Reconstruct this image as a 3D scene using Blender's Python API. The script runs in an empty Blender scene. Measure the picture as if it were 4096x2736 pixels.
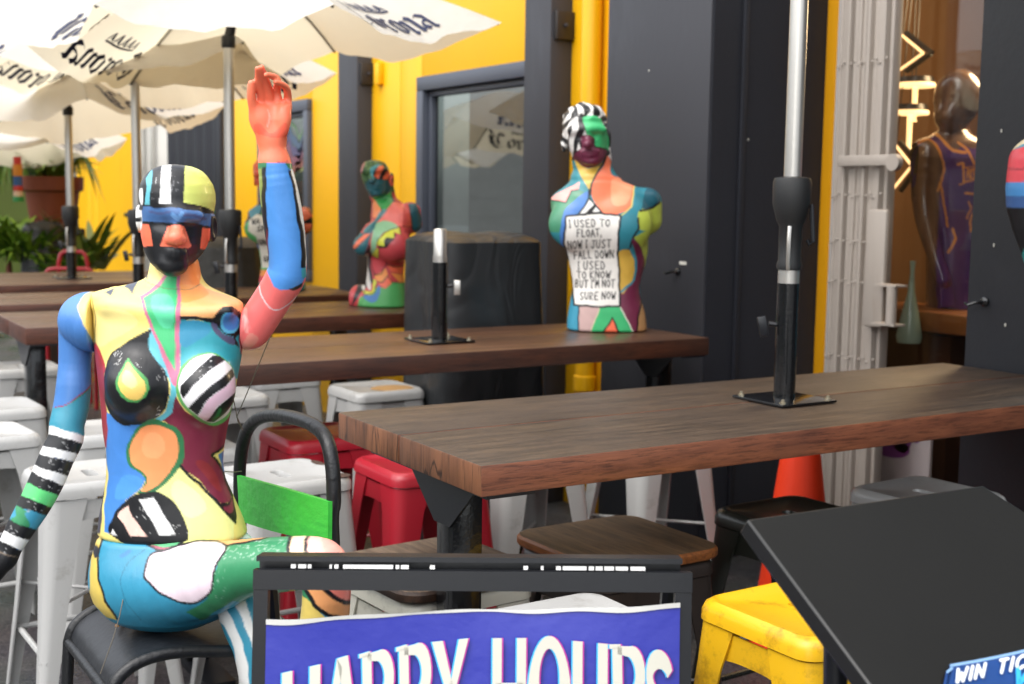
import bpy, bmesh, math, random
import numpy as np
from mathutils import Vector, Matrix
random.seed(7)
rad = math.radians
SC = bpy.context.scene
COL = SC.collection

# ------------------------------------------------------------------ camera
YAW, PITCH, ROLL, FPX, EYE = rad(31.49), rad(6.49), rad(0.80), 5120.0, 1.6
def cam_rows():
    cy, sy, cp, sp = math.cos(YAW), math.sin(YAW), math.cos(PITCH), math.sin(PITCH)
    f = np.array([-cy*cp, sy*cp, -sp])
    r = np.cross(f, [0, 0, 1.0]); r /= np.linalg.norm(r)
    u = np.cross(r, f)
    c, s = math.cos(ROLL), math.sin(ROLL)
    return np.array([c*r+s*u, -s*r+c*u, f])
RM = cam_rows()
cd = bpy.data.cameras.new('camera'); cam = bpy.data.objects.new('camera', cd); COL.objects.link(cam)
m = Matrix(((RM[0][0], RM[1][0], -RM[2][0], 0), (RM[0][1], RM[1][1], -RM[2][1], 0), (RM[0][2], RM[1][2], -RM[2][2], EYE), (0, 0, 0, 1)))
cam.matrix_world = m
cd.sensor_width = 36.0; cd.lens = FPX/4096*36.0
cd.clip_start = 0.05; cd.clip_end = 400
cd.dof.use_dof = True; cd.dof.focus_distance = 2.5; cd.dof.aperture_fstop = 4.8
SC.camera = cam

# ------------------------------------------------------------------ sky, sun, exposure
SUN_EL, SUN_AZ = rad(58), rad(165)          # azimuth clockwise from +Y: light from the street side
w = bpy.data.worlds.new('World'); SC.world = w; w.use_nodes = True
nt = w.node_tree; bg = nt.nodes['Background']
sky = nt.nodes.new('ShaderNodeTexSky'); sky.sky_type = 'NISHITA'; sky.sun_disc = False
sky.sun_elevation = SUN_EL; sky.sun_rotation = SUN_AZ; sky.air_density = 1.0; sky.dust_density = 3.0
hs = nt.nodes.new('ShaderNodeHueSaturation'); hs.inputs['Saturation'].default_value = 0.30
nt.links.new(sky.outputs[0], hs.inputs['Color']); nt.links.new(hs.outputs[0], bg.inputs[0])
bg.inputs[1].default_value = 0.15
sd = bpy.data.lights.new('sun', 'SUN'); sd.energy = 1.2; sd.angle = rad(120); sd.color = (1, .97, .92)
so = bpy.data.objects.new('sun', sd); COL.objects.link(so)
sdir = Vector((math.sin(SUN_AZ)*math.cos(SUN_EL), math.cos(SUN_AZ)*math.cos(SUN_EL), math.sin(SUN_EL)))
so.rotation_euler = sdir.to_track_quat('Z', 'Y').to_euler(); so.location = sdir*20
SC.view_settings.view_transform = 'Standard'; SC.view_settings.look = 'None'
SC.view_settings.gamma = 1; SC.view_settings.use_curve_mapping = False
SC.view_settings.exposure = 1.25
SC.render.engine = 'CYCLES'
SC.cycles.max_bounces = 8; SC.cycles.use_denoising = True; SC.cycles.caustics_reflective = False; SC.cycles.caustics_refractive = False

# ------------------------------------------------------------------ survey: where sight lines of the photograph meet real planes
KS = 4096/2347.0
EYEV = np.array([0, 0, EYE])
def ray(x, y):
    return RM.T @ np.array([(x*KS-2048)/FPX, -(y*KS-1368)/FPX, 1.0])
def on_z(x, y, z): d = ray(x, y); return EYEV + d*((z-EYE)/d[2])
def on_y(x, y, Y): d = ray(x, y); return EYEV + d*(Y/d[1])
def on_x(x, y, X): d = ray(x, y); return EYEV + d*(X/d[0])
def on_d(x, y, t): return EYEV + ray(x, y)*t
def fx(x, Y, y=430): return float(on_y(x, y, Y)[0])

# ------------------------------------------------------------------ materials
def lin(h):
    h = h.lstrip('#'); o = []
    for i in (0, 2, 4):
        c = int(h[i:i+2], 16)/255
        o.append(c/12.92 if c <= .04045 else ((c+.055)/1.055)**2.4)
    return tuple(o)
MATS = {}
def new_mat(name):
    mt = bpy.data.materials.new(name); mt.use_nodes = True
    return mt, mt.node_tree.nodes, mt.node_tree.links, mt.node_tree.nodes['Principled BSDF']
def paint_mat(name, col, rough=.4, metal=0, var=.12, bump=.05, scale=30, coat=0, spec=.5, dirt=None, dirt_amt=.5, dscale=6, stretch=None, bdist=.01):
    """painted or plain surface: colour drift, fine relief, optional worn patches"""
    if name in MATS: return MATS[name]
    mt, N, Lk, P = new_mat(name)
    c = lin(col) if isinstance(col, str) else col
    tc = N.new('ShaderNodeTexCoord'); src = tc.outputs['Object']
    if stretch:
        mp = N.new('ShaderNodeMapping'); mp.inputs['Scale'].default_value = stretch
        Lk.new(src, mp.inputs[0]); src = mp.outputs[0]
    n1 = N.new('ShaderNodeTexNoise'); n1.inputs['Scale'].default_value = scale*.15; n1.inputs['Detail'].default_value = 5
    n2 = N.new('ShaderNodeTexNoise'); n2.inputs['Scale'].default_value = scale*3; n2.inputs['Detail'].default_value = 4
    Lk.new(src, n1.inputs[0]); Lk.new(src, n2.inputs[0])
    mx = N.new('ShaderNodeMix'); mx.data_type = 'RGBA'
    mx.inputs[6].default_value = (*[x*(1-var) for x in c], 1); mx.inputs[7].default_value = (*[min(1, x*(1+var)) for x in c], 1)
    Lk.new(n1.outputs[0], mx.inputs[0]); out = mx.outputs[2]
    rgh = None
    if dirt:
        n3 = N.new('ShaderNodeTexNoise'); n3.inputs['Scale'].default_value = dscale; n3.inputs['Detail'].default_value = 8; n3.inputs['Roughness'].default_value = .7
        Lk.new(src, n3.inputs[0])
        rp = N.new('ShaderNodeValToRGB'); rp.color_ramp.elements[0].position = .62-.12*dirt_amt; rp.color_ramp.elements[1].position = .72
        Lk.new(n3.outputs[0], rp.inputs[0])
        m2 = N.new('ShaderNodeMix'); m2.data_type = 'RGBA'; m2.inputs[7].default_value = (*lin(dirt), 1)
        ml = N.new('ShaderNodeMath'); ml.operation = 'MULTIPLY'; ml.inputs[1].default_value = dirt_amt
        Lk.new(rp.outputs[0], ml.inputs[0]); Lk.new(ml.outputs[0], m2.inputs[0]); Lk.new(out, m2.inputs[6]); out = m2.outputs[2]
    Lk.new(out, P.inputs['Base Color'])
    rm = N.new('ShaderNodeMapRange'); rm.inputs[3].default_value = rough*.8; rm.inputs[4].default_value = min(1, rough*1.25)
    Lk.new(n1.outputs[0], rm.inputs[0]); Lk.new(rm.outputs[0], P.inputs['Roughness'])
    P.inputs['Metallic'].default_value = metal; P.inputs['Coat Weight'].default_value = coat
    P.inputs['Specular IOR Level'].default_value = spec
    if bump:
        b = N.new('ShaderNodeBump'); b.inputs['Strength'].default_value = bump; b.inputs['Distance'].default_value = bdist
        Lk.new(n2.outputs[0], b.inputs['Height']); Lk.new(b.outputs[0], P.inputs['Normal'])
    MATS[name] = mt; return mt
def emit_mat(name, col, s):
    if name in MATS: return MATS[name]
    mt, N, Lk, P = new_mat(name)
    P.inputs['Emission Color'].default_value = (*lin(col), 1); P.inputs['Emission Strength'].default_value = s
    P.inputs['Base Color'].default_value = (.8, .7, .5, 1); MATS[name] = mt; return mt
def glass_mat(name, tint=(.8, .85, .85), refl=.12, rough=.02):
    if name in MATS: return MATS[name]
    mt, N, Lk, P = new_mat(name)
    N.remove(P); o = N['Material Output']
    t = N.new('ShaderNodeBsdfTransparent'); t.inputs[0].default_value = (*tint, 1)
    g = N.new('ShaderNodeBsdfGlossy'); g.inputs['Roughness'].default_value = rough
    lw = N.new('ShaderNodeLayerWeight'); pass
    ad = N.new('ShaderNodeMath'); ad.operation = 'ADD'; ad.use_clamp = True; ad.inputs[1].default_value = refl
    pw = N.new('ShaderNodeMath'); pw.operation = 'POWER'; pw.inputs[1].default_value = 4.0; Lk.new(lw.outputs['Facing'], pw.inputs[0]); Lk.new(pw.outputs[0], ad.inputs[0])
    mx = N.new('ShaderNodeMixShader'); Lk.new(ad.outputs[0], mx.inputs[0]); Lk.new(t.outputs[0], mx.inputs[1]); Lk.new(g.outputs[0], mx.inputs[2])
    Lk.new(mx.outputs[0], o.inputs[0]); MATS[name] = mt; return mt
def wood_mat(name, dark, light, rough=.45, axis='Y', scale=1.0, cracks=False, bump=.25, worn=None, worn_amt=.5):
    if name in MATS: return MATS[name]
    mt, N, Lk, P = new_mat(name)
    tc = N.new('ShaderNodeTexCoord'); oi = N.new('ShaderNodeObjectInfo')
    ad = N.new('ShaderNodeVectorMath'); ad.operation = 'ADD'; Lk.new(tc.outputs['Object'], ad.inputs[0])
    cb = N.new('ShaderNodeVectorMath'); cb.operation = 'SCALE'; cb.inputs[0].default_value = (7.3, 3.1, 5.7); Lk.new(oi.outputs['Random'], cb.inputs['Scale']); Lk.new(cb.outputs[0], ad.inputs[1])
    mp = N.new('ShaderNodeMapping'); s = {'X': (2, 26, 26), 'Y': (26, 2, 26), 'Z': (26, 26, 2)}[axis]
    mp.inputs['Scale'].default_value = [q*scale for q in s]; Lk.new(ad.outputs[0], mp.inputs[0])
    n1 = N.new('ShaderNodeTexNoise'); n1.inputs['Scale'].default_value = 1; n1.inputs['Detail'].default_value = 9; n1.inputs['Roughness'].default_value = .65; n1.inputs['Distortion'].default_value = .6
    n2 = N.new('ShaderNodeTexNoise'); n2.inputs['Scale'].default_value = 6; n2.inputs['Detail'].default_value = 6; n2.inputs['Roughness'].default_value = .7
    n3 = N.new('ShaderNodeTexNoise'); n3.inputs['Scale'].default_value = 3; n3.inputs['Detail'].default_value = 4
    Lk.new(mp.outputs[0], n1.inputs[0]); Lk.new(mp.outputs[0], n2.inputs[0]); Lk.new(ad.outputs[0], n3.inputs[0])
    r1 = N.new('ShaderNodeValToRGB'); r1.color_ramp.elements[0].position = .32; r1.color_ramp.elements[1].position = .68
    r1.color_ramp.elements[0].color = (*lin(dark), 1); r1.color_ramp.elements[1].color = (*lin(light), 1)
    Lk.new(n1.outputs[0], r1.inputs[0]); out = r1.outputs[0]
    m2 = N.new('ShaderNodeMix'); m2.data_type = 'RGBA'; m2.blend_type = 'MULTIPLY'; m2.inputs[0].default_value = .6
    r2 = N.new('ShaderNodeValToRGB'); r2.color_ramp.elements[0].position = .38; r2.color_ramp.elements[1].position = .5; r2.color_ramp.elements[0].color = (.12, .10, .09, 1)
    Lk.new(n2.outputs[0], r2.inputs[0]); Lk.new(out, m2.inputs[6]); Lk.new(r2.outputs[0], m2.inputs[7]); out = m2.outputs[2]
    if worn:
        r3 = N.new('ShaderNodeValToRGB'); r3.color_ramp.elements[0].position = .4; r3.color_ramp.elements[1].position = .66
        Lk.new(n3.outputs[0], r3.inputs[0]); ml = N.new('ShaderNodeMath'); ml.operation = 'MULTIPLY'; ml.inputs[1].default_value = worn_amt
        Lk.new(r3.outputs[0], ml.inputs[0]); m3 = N.new('ShaderNodeMix'); m3.data_type = 'RGBA'; m3.inputs[7].default_value = (*lin(worn), 1)
        Lk.new(ml.outputs[0], m3.inputs[0]); Lk.new(out, m3.inputs[6]); out = m3.outputs[2]
    hgt = n2.outputs[0]
    if cracks:
        mpc = N.new('ShaderNodeMapping'); mpc.inputs['Scale'].default_value = (30, 30, 5); Lk.new(ad.outputs[0], mpc.inputs[0])
        nd = N.new('ShaderNodeTexNoise'); nd.inputs['Scale'].default_value = .8; nd.inputs['Detail'].default_value = 5; Lk.new(mpc.outputs[0], nd.inputs[0])
        mm = N.new('ShaderNodeMix'); mm.data_type = 'VECTOR'; mm.inputs[0].default_value = .45; Lk.new(mpc.outputs[0], mm.inputs[4]); Lk.new(nd.outputs['Color'], mm.inputs[5])
        vo = N.new('ShaderNodeTexVoronoi'); vo.feature = 'DISTANCE_TO_EDGE'; vo.inputs['Scale'].default_value = .8; Lk.new(mm.outputs[1], vo.inputs[0])
        rc = N.new('ShaderNodeValToRGB'); rc.color_ramp.elements[0].position = .004; rc.color_ramp.elements[1].position = .018; rc.color_ramp.elements[0].color = (.12, .1, .1, 1)
        Lk.new(vo.outputs[0], rc.inputs[0])
        m4 = N.new('ShaderNodeMix'); m4.data_type = 'RGBA'; m4.blend_type = 'MULTIPLY'; m4.inputs[0].default_value = .9
        Lk.new(out, m4.inputs[6]); Lk.new(rc.outputs[0], m4.inputs[7]); out = m4.outputs[2]
    Lk.new(out, P.inputs['Base Color'])
    rm = N.new('ShaderNodeMapRange'); rm.inputs[3].default_value = rough*.75; rm.inputs[4].default_value = min(1, rough*1.3); Lk.new(n3.outputs[0], rm.inputs[0]); Lk.new(rm.outputs[0], P.inputs['Roughness'])
    b = N.new('ShaderNodeBump'); b.inputs['Strength'].default_value = bump; b.inputs['Distance'].default_value = .004; Lk.new(hgt, b.inputs['Height']); Lk.new(b.outputs[0], P.inputs['Normal'])
    MATS[name] = mt; return mt
def figure_mat(name, rough=.4, coat=.14):
    if name in MATS: return MATS[name]
    mt, N, Lk, P = new_mat(name)
    a = N.new('ShaderNodeVertexColor'); a.layer_name = 'Col'
    tc = N.new('ShaderNodeTexCoord')
    n1 = N.new('ShaderNodeTexNoise'); n1.inputs['Scale'].default_value = 14; n1.inputs['Detail'].default_value = 6; n1.inputs['Distortion'].default_value = 1.5
    mp = N.new('ShaderNodeMapping'); mp.inputs['Scale'].default_value = (110, 60, 38); mp.inputs['Rotation'].default_value = (.5, .7, .4)
    n2 = N.new('ShaderNodeTexNoise'); n2.inputs['Scale'].default_value = 1; n2.inputs['Detail'].default_value = 4
    Lk.new(tc.outputs['Object'], n1.inputs[0]); Lk.new(tc.outputs['Object'], mp.inputs[0]); Lk.new(mp.outputs[0], n2.inputs[0])
    hv = N.new('ShaderNodeHueSaturation'); hv.inputs['Saturation'].default_value = .94; rm = N.new('ShaderNodeMapRange'); rm.inputs[3].default_value = .86; rm.inputs[4].default_value = 1.16
    Lk.new(n1.outputs[0], rm.inputs[0]); Lk.new(rm.outputs[0], hv.inputs['Value']); Lk.new(a.outputs[0], hv.inputs['Color']); Lk.new(hv.outputs[0], P.inputs['Base Color'])
    r2 = N.new('ShaderNodeMapRange'); r2.inputs[3].default_value = rough*.6; r2.inputs[4].default_value = rough*1.5; Lk.new(n1.outputs[0], r2.inputs[0]); Lk.new(r2.outputs[0], P.inputs['Roughness'])
    P.inputs['Coat Weight'].default_value = coat; P.inputs['Coat Roughness'].default_value = .12
    b = N.new('ShaderNodeBump'); b.inputs['Strength'].default_value = .22; b.inputs['Distance'].default_value = .003; Lk.new(n2.outputs[0], b.inputs['Height']); Lk.new(b.outputs[0], P.inputs['Normal'])
    MATS[name] = mt; return mt
def cloth_mat(name, top, trans=.35, rough=.8):
    if name in MATS: return MATS[name]
    mt, N, Lk, P = new_mat(name); o = N['Material Output']
    tc = N.new('ShaderNodeTexCoord'); n1 = N.new('ShaderNodeTexNoise'); n1.inputs['Scale'].default_value = 3; n1.inputs['Detail'].default_value = 6; Lk.new(tc.outputs['Object'], n1.inputs[0])
    r = N.new('ShaderNodeMix'); r.data_type = 'RGBA'; c = lin(top)
    r.inputs[6].default_value = (*[x*.9 for x in c], 1); r.inputs[7].default_value = (*c, 1); Lk.new(n1.outputs[0], r.inputs[0])
    Lk.new(r.outputs[2], P.inputs['Base Color']); P.inputs['Roughness'].default_value = rough
    t = N.new('ShaderNodeBsdfTranslucent'); t.inputs[0].default_value = (.95, .84, .62, 1)
    n2 = N.new('ShaderNodeTexNoise'); n2.inputs['Scale'].default_value = 9; n2.inputs['Detail'].default_value = 3; Lk.new(tc.outputs['Object'], n2.inputs[0])
    b = N.new('ShaderNodeBump'); b.inputs['Strength'].default_value = .35; b.inputs['Distance'].default_value = .03; Lk.new(n2.outputs[0], b.inputs['Height']); Lk.new(b.outputs[0], P.inputs['Normal'])
    mx = N.new('ShaderNodeMixShader'); mx.inputs[0].default_value = trans; Lk.new(P.outputs[0], mx.inputs[1]); Lk.new(t.outputs[0], mx.inputs[2]); Lk.new(mx.outputs[0], o.inputs[0])
    MATS[name] = mt; return mt

# ------------------------------------------------------------------ mesh building helpers
def thing(name, label, cat, loc=(0, 0, 0), rz=0, group=None):
    o = bpy.data.objects.new(name, None); COL.objects.link(o); o.empty_display_size = .1
    o.location = loc; o.rotation_euler = (0, 0, rz); tag(o, label, cat, group); return o
def tag(o, label=None, cat=None, group=None, kind=None):
    if label: o['label'] = label
    if cat: o['category'] = cat
    if group: o['group'] = group
    if kind: o['kind'] = kind
    return o
class MB:
    def __init__(s): s.v = []; s.f = []; s.mi = []; s.sm = []
    def add(s, vs, fs, mi=0, smooth=False):
        b = len(s.v); s.v += [tuple(map(float, p)) for p in vs]
        for f in fs: s.f.append([b+i for i in f]); s.mi.append(mi); s.sm.append(smooth)
        return s
    def box(s, c, d, mi=0, ch=0.0, rot=None):
        hx, hy, hz = d[0]/2, d[1]/2, d[2]/2
        if ch <= 0:
            vs = [(x, y, z) for x in (-hx, hx) for y in (-hy, hy) for z in (-hz, hz)]
            fs = [(0, 1, 3, 2), (4, 6, 7, 5), (0, 4, 5, 1), (2, 3, 7, 6), (0, 2, 6, 4), (1, 5, 7, 3)]
        else:
            bm = bmesh.new(); bmesh.ops.create_cube(bm, size=1); bmesh.ops.scale(bm, vec=d, verts=bm.verts)
            bmesh.ops.bevel(bm, geom=list(bm.edges), offset=ch, segments=2, affect='EDGES', profile=.5)
            bm.verts.index_update(); vs = [tuple(v.co) for v in bm.verts]; fs = [[v.index for v in f.verts] for f in bm.faces]; bm.free()
        if rot is not None: vs = [tuple(rot @ Vector(v)) for v in vs]
        vs = [(v[0]+c[0], v[1]+c[1], v[2]+c[2]) for v in vs]
        return s.add(vs, fs, mi)
    def tube(s, pts, r, n=10, mi=0, cap=True, closed=False):
        pts = [Vector(p) for p in pts]; rs = r if isinstance(r, (list, tuple)) else [r]*len(pts); K = len(pts)
        vs = []; fs = []; up = None
        for i, p in enumerate(pts):
            if closed: t = pts[(i+1) % K]-pts[i-1]
            else: t = (pts[min(i+1, K-1)]-pts[max(i-1, 0)])
            t.normalize()
            if up is None: up = Vector((0, 0, 1)) if abs(t.z) < .9 else Vector((1, 0, 0))
            a = t.cross(up); a.normalize(); b = a.cross(t); b.normalize(); up = b
            for k in range(n):
                q = 2*math.pi*k/n; vs.append(p+a*(rs[i]*math.cos(q))+b*(rs[i]*math.sin(q)))
        for i in range(K if closed else K-1):
            j = (i+1) % K
            for k in range(n):
                l = (k+1) % n; fs.append((i*n+k, i*n+l, j*n+l, j*n+k))
        if cap and not closed: fs += [tuple(range(n)), tuple(range((K-1)*n, K*n))[::-1]]
        return s.add(vs, fs, mi, True)
    def lathe(s, prof, n=20, c=(0, 0, 0), mi=0, axis='Z'):
        vs = []; fs = []
        for r, z in prof:
            for k in range(n):
                q = 2*math.pi*k/n; x, y = r*math.cos(q), r*math.sin(q)
                p = (x, y, z) if axis == 'Z' else ((z, x, y) if axis == 'X' else (x, z, y))
                vs.append((p[0]+c[0], p[1]+c[1], p[2]+c[2]))
        for i in range(len(prof)-1):
            for k in range(n): l = (k+1) % n; fs.append((i*n+k, i*n+l, (i+1)*n+l, (i+1)*n+k))
        fs += [tuple(range(n))[::-1], tuple(range((len(prof)-1)*n, len(prof)*n))]
        return s.add(vs, fs, mi, True)
    def prism(s, poly, a, b, plane='XZ', mi=0):
        """polygon in a plane, extruded from a to b along the third axis"""
        mk = {'XZ': lambda p, t: (p[0], t, p[1]), 'YZ': lambda p, t: (t, p[0], p[1]), 'XY': lambda p, t: (p[0], p[1], t)}[plane]
        n = len(poly); vs = [mk(p, a) for p in poly]+[mk(p, b) for p in poly]
        fs = [tuple(range(n))[::-1], tuple(range(n, 2*n))]+[(i, (i+1) % n, n+(i+1) % n, n+i) for i in range(n)]
        return s.add(vs, fs, mi)
    def grid(s, P, mi=0, smooth=True):
        nu, nv = len(P), len(P[0]); vs = [p for row in P for p in row]
        fs = [(i*nv+j, i*nv+j+1, (i+1)*nv+j+1, (i+1)*nv+j) for i in range(nu-1) for j in range(nv-1)]
        return s.add(vs, fs, mi, smooth)
    def mesh(s, name, mats):
        me = bpy.data.meshes.new(name); me.from_pydata(s.v, [], s.f)
        for mt in (mats if isinstance(mats, (list, tuple)) else [mats]): me.materials.append(mt)
        me.polygons.foreach_set('material_index', s.mi); me.polygons.foreach_set('use_smooth', s.sm)
        bm = bmesh.new(); bm.from_mesh(me); bmesh.ops.recalc_face_normals(bm, faces=bm.faces); bm.to_mesh(me); bm.free()
        try: me.set_sharp_from_angle(angle=rad(38))
        except Exception: pass
        return me
    def build(s, name, mats, parent=None, loc=None, rz=0):
        o = bpy.data.objects.new(name, s.mesh(name, mats)); COL.objects.link(o)
        if parent is not None: o.parent = parent
        if loc is not None: o.location = loc
        if rz: o.rotation_euler = (0, 0, rz)
        return o
def copy_tree(o, parent=None, mats=None):
    c = o.copy(); COL.objects.link(c); c.parent = parent
    for ch in KIDS(o): copy_tree(ch, c)
    return c
def KIDS(o): return [x for x in ALLCH.get(o.name, [])] if o.name in ALLCH else list(o.children)
ALLCH = {}

M_black = paint_mat('black_powder_coat', '#121419', .32, var=.12, bump=.015, scale=30)
M_blackgloss = paint_mat('black_gloss_paint', '#0c0d0f', .18, var=.2, bump=.1, scale=30, coat=.4)
M_alu = paint_mat('brushed_aluminium', '#c9c6c0', .32, metal=.85, var=.08, bump=.02, scale=20)
M_char = paint_mat('charcoal_paint', '#2c2d33', .55, var=.12, bump=.08, scale=14, dirt='#41434a', dirt_amt=.4, dscale=3, stretch=(1, 1, .3))
M_chard = paint_mat('blue_black_paint_and_shade', '#181b24', .6, var=.12, bump=.08, scale=14, dirt='#262936', dirt_amt=.2, dscale=5)
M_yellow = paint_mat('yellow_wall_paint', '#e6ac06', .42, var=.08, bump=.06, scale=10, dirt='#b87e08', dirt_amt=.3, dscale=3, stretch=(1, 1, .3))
M_greyframe = paint_mat('slate_frame_paint', '#474c57', .4, var=.08, bump=.05, scale=18)
M_white = paint_mat('white_enamel', '#b0b0ae', .28, var=.05, bump=.03, scale=30, dirt='#6e6458', dirt_amt=.5, dscale=9)
M_red = paint_mat('red_enamel', '#a01d2b', .32, var=.08, bump=.03, scale=30, dirt='#7c1a20', dirt_amt=.3, dscale=6)
M_yst = paint_mat('yellow_enamel', '#e3b11a', .32, var=.06, bump=.03, scale=30, dirt='#7a5418', dirt_amt=.8, dscale=11)
M_blst = paint_mat('black_green_enamel', '#23251f', .28, var=.1, bump=.03, scale=30)
M_brst = paint_mat('brown_enamel', '#2e2622', .35, var=.1, bump=.03, scale=30)
M_cream = paint_mat('cream_enamel', '#c9c6b8', .35, var=.06, bump=.03, scale=30, dirt='#4a3a2c', dirt_amt=.4, dscale=10)
M_steel = paint_mat('zinc_bolts', '#b9b09a', .3, metal=.9, var=.1, bump=0)
M_bag = paint_mat('black_plastic_sheet', '#25272a', .36, var=.15, bump=.6, scale=4.2, bdist=.022, stretch=(1, 1, .75))
def sheet_mat(name, col):
    mt, N, Lk, P = new_mat(name); tc = N.new('ShaderNodeTexCoord'); P.inputs['Base Color'].default_value = (*lin(col), 1); P.inputs['Roughness'].default_value = .36
    n = N.new('ShaderNodeTexNoise'); n.inputs['Scale'].default_value = 3.5; n.inputs['Detail'].default_value = 1.2; n.inputs['Distortion'].default_value = .9
    v = N.new('ShaderNodeTexVoronoi'); v.feature = 'SMOOTH_F1'; v.inputs['Scale'].default_value = 7
    mp = N.new('ShaderNodeMapping'); mp.inputs['Scale'].default_value = (1, 1, .6); Lk.new(tc.outputs['Object'], mp.inputs[0]); Lk.new(mp.outputs[0], n.inputs[0])
    ad = N.new('ShaderNodeVectorMath'); ad.operation = 'ADD'; Lk.new(mp.outputs[0], ad.inputs[0]); Lk.new(n.outputs['Color'], ad.inputs[1]); Lk.new(ad.outputs[0], v.inputs[0])
    s = N.new('ShaderNodeMath'); s.operation = 'ADD'; Lk.new(n.outputs[0], s.inputs[0]); Lk.new(v.outputs['Distance'], s.inputs[1])
    b = N.new('ShaderNodeBump'); b.inputs['Strength'].default_value = .22; b.inputs['Distance'].default_value = .03; Lk.new(s.outputs[0], b.inputs['Height']); Lk.new(b.outputs[0], P.inputs['Normal']); return mt
M_bag = sheet_mat('black_plastic_film', '#26282a')
M_olive = paint_mat('dark_olive_cover', '#2b2a26', .55, var=.2, bump=.4, scale=10)
M_top = wood_mat('weathered_table_top', '#221a15', '#62503f', .42, 'Y', 2.1, bump=.7, worn='#3a2f29', worn_amt=.45)
M_edge = wood_mat('red_brown_table_edge', '#5a3122', '#8a5439', .5, 'Y', 1.2, bump=.3, worn='#4a2c20', worn_amt=.35)
M_end = wood_mat('cracked_end_grain', '#5d3a26', '#8a5a3c', .55, 'Z', .5, cracks=True, bump=.3, worn='#6b4832', worn_amt=.4)
M_top2 = wood_mat('warm_table_top', '#382519', '#6b4a36', .35, 'Y', 1.2, bump=.3, worn='#5c4434', worn_amt=.5)
M_edgem = wood_mat('dark_table_edge', '#2c1812', '#55301f', .5, 'Y', 1.2, bump=.3, worn='#2a1a14', worn_amt=.4)
M_edge2 = wood_mat('warm_table_edge', '#361c11', '#5e3322', .45, 'Y', 1.0, bump=.25)
M_seatw = wood_mat('stool_seat_wood', '#3a2c22', '#97806a', .6, 'X', 1.6, bump=.6, worn='#6a5848', worn_amt=.4)
M_seatw2 = wood_mat('stool_seat_wood_brown', '#46331f', '#866a4c', .5, 'X', .8, bump=.3, worn='#8e7454', worn_amt=.5)
M_seatedge = wood_mat('stool_seat_edge', '#6b3a1e', '#a0622f', .5, 'X', 1.5, bump=.3)
# ------------------------------------------------------------------ ground
def ground_mat():
    mt, N, Lk, P = new_mat('wet_asphalt'); tc = N.new('ShaderNodeTexCoord')
    v = N.new('ShaderNodeTexVoronoi'); v.inputs['Scale'].default_value = 130
    n = N.new('ShaderNodeTexNoise'); n.inputs['Scale'].default_value = 2.2; n.inputs['Detail'].default_value = 7
    for q in (v, n): Lk.new(tc.outputs['Object'], q.inputs[0])
    r = N.new('ShaderNodeValToRGB'); r.color_ramp.elements[0].color = (.03, .03, .032, 1); r.color_ramp.elements[1].color = (.12, .115, .11, 1); r.color_ramp.elements[0].position = .25
    Lk.new(v.outputs['Color'], r.inputs[0])
    mx = N.new('ShaderNodeMix'); mx.data_type = 'RGBA'; mx.blend_type = 'MULTIPLY'; mx.inputs[0].default_value = .6
    Lk.new(r.outputs[0], mx.inputs[6]); Lk.new(n.outputs['Color'], mx.inputs[7]); Lk.new(mx.outputs[2], P.inputs[0])
    rm = N.new('ShaderNodeMapRange'); rm.inputs[1].default_value = .35; rm.inputs[2].default_value = .65; rm.inputs[3].default_value = .18; rm.inputs[4].default_value = .7
    Lk.new(n.outputs[0], rm.inputs[0]); Lk.new(rm.outputs[0], P.inputs['Roughness'])
    b = N.new('ShaderNodeBump'); b.inputs['Strength'].default_value = .5; b.inputs['Distance'].default_value = .006; Lk.new(v.outputs['Distance'], b.inputs['Height']); Lk.new(b.outputs[0], P.inputs['Normal'])
    return mt
g = MB().grid([[(x, y, 0) for y in np.linspace(-40, 40, 5)] for x in np.linspace(-60, 20, 5)]).build('ground', ground_mat()); tag(g, kind='structure')

# ------------------------------------------------------------------ facade (runs along X; the tables stand at right angles to it)
YW, YF = 3.69, 3.58
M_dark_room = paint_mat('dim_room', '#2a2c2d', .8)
M_pane = glass_mat('window_pane', (.5, .55, .53), .17, .02)
def panel(parent, x0, x1, z0, z1, mat, y0=YW, y1=YW+.12, name='wall_panel'):
    return MB().box(((x0+x1)/2, (y0+y1)/2, (z0+z1)/2), (x1-x0, y1-y0, z1-z0), ch=.003).build(name, mat, parent)
def window(parent, x0, x1, z0, z1, fw=.085):
    b = MB(); y = YW-.025
    for (cx, cz, dx, dz) in (((x0+x1)/2, z1-fw/2, x1-x0, fw), ((x0+x1)/2, z0+fw/2, x1-x0, fw), (x0+fw/2, (z0+z1)/2, fw, z1-z0-2*fw), (x1-fw/2, (z0+z1)/2, fw, z1-z0-2*fw)):
        b.box((cx, y+.03, cz), (dx, .09, dz), ch=.006)
    f2 = .035; X0, X1, Z0, Z1 = x0+fw, x1-fw, z0+fw, z1-fw
    for (cx, cz, dx, dz) in (((X0+X1)/2, Z1-f2/2, X1-X0, f2), ((X0+X1)/2, Z0+f2/2, X1-X0, f2), (X0+f2/2, (Z0+Z1)/2, f2, Z1-Z0-2*f2), (X1-f2/2, (Z0+Z1)/2, f2, Z1-Z0-2*f2)):
        b.box((cx, y+.055, cz), (dx, .05, dz), ch=.005)
    f = b.build('window', M_greyframe, parent)
    MB().box(((X0+X1)/2, YW+.04, (Z0+Z1)/2), (X1-X0-.02, .008, Z1-Z0-.02)).build('pane', M_pane, f)
    MB().box(((X0+X1)/2, YW+.5, (Z0+Z1)/2), (X1-X0+.7, .02, Z1-Z0+.5)).build('dark_room_backing', M_dark_room, f)  # added dark sheet standing in for the unlit room behind the glass
    return f
ya = thing('yellow_wall', 'yellow painted wall behind the grey framed window and the sleeved bust', 'wall', (-6.6, YW, 0))
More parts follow.
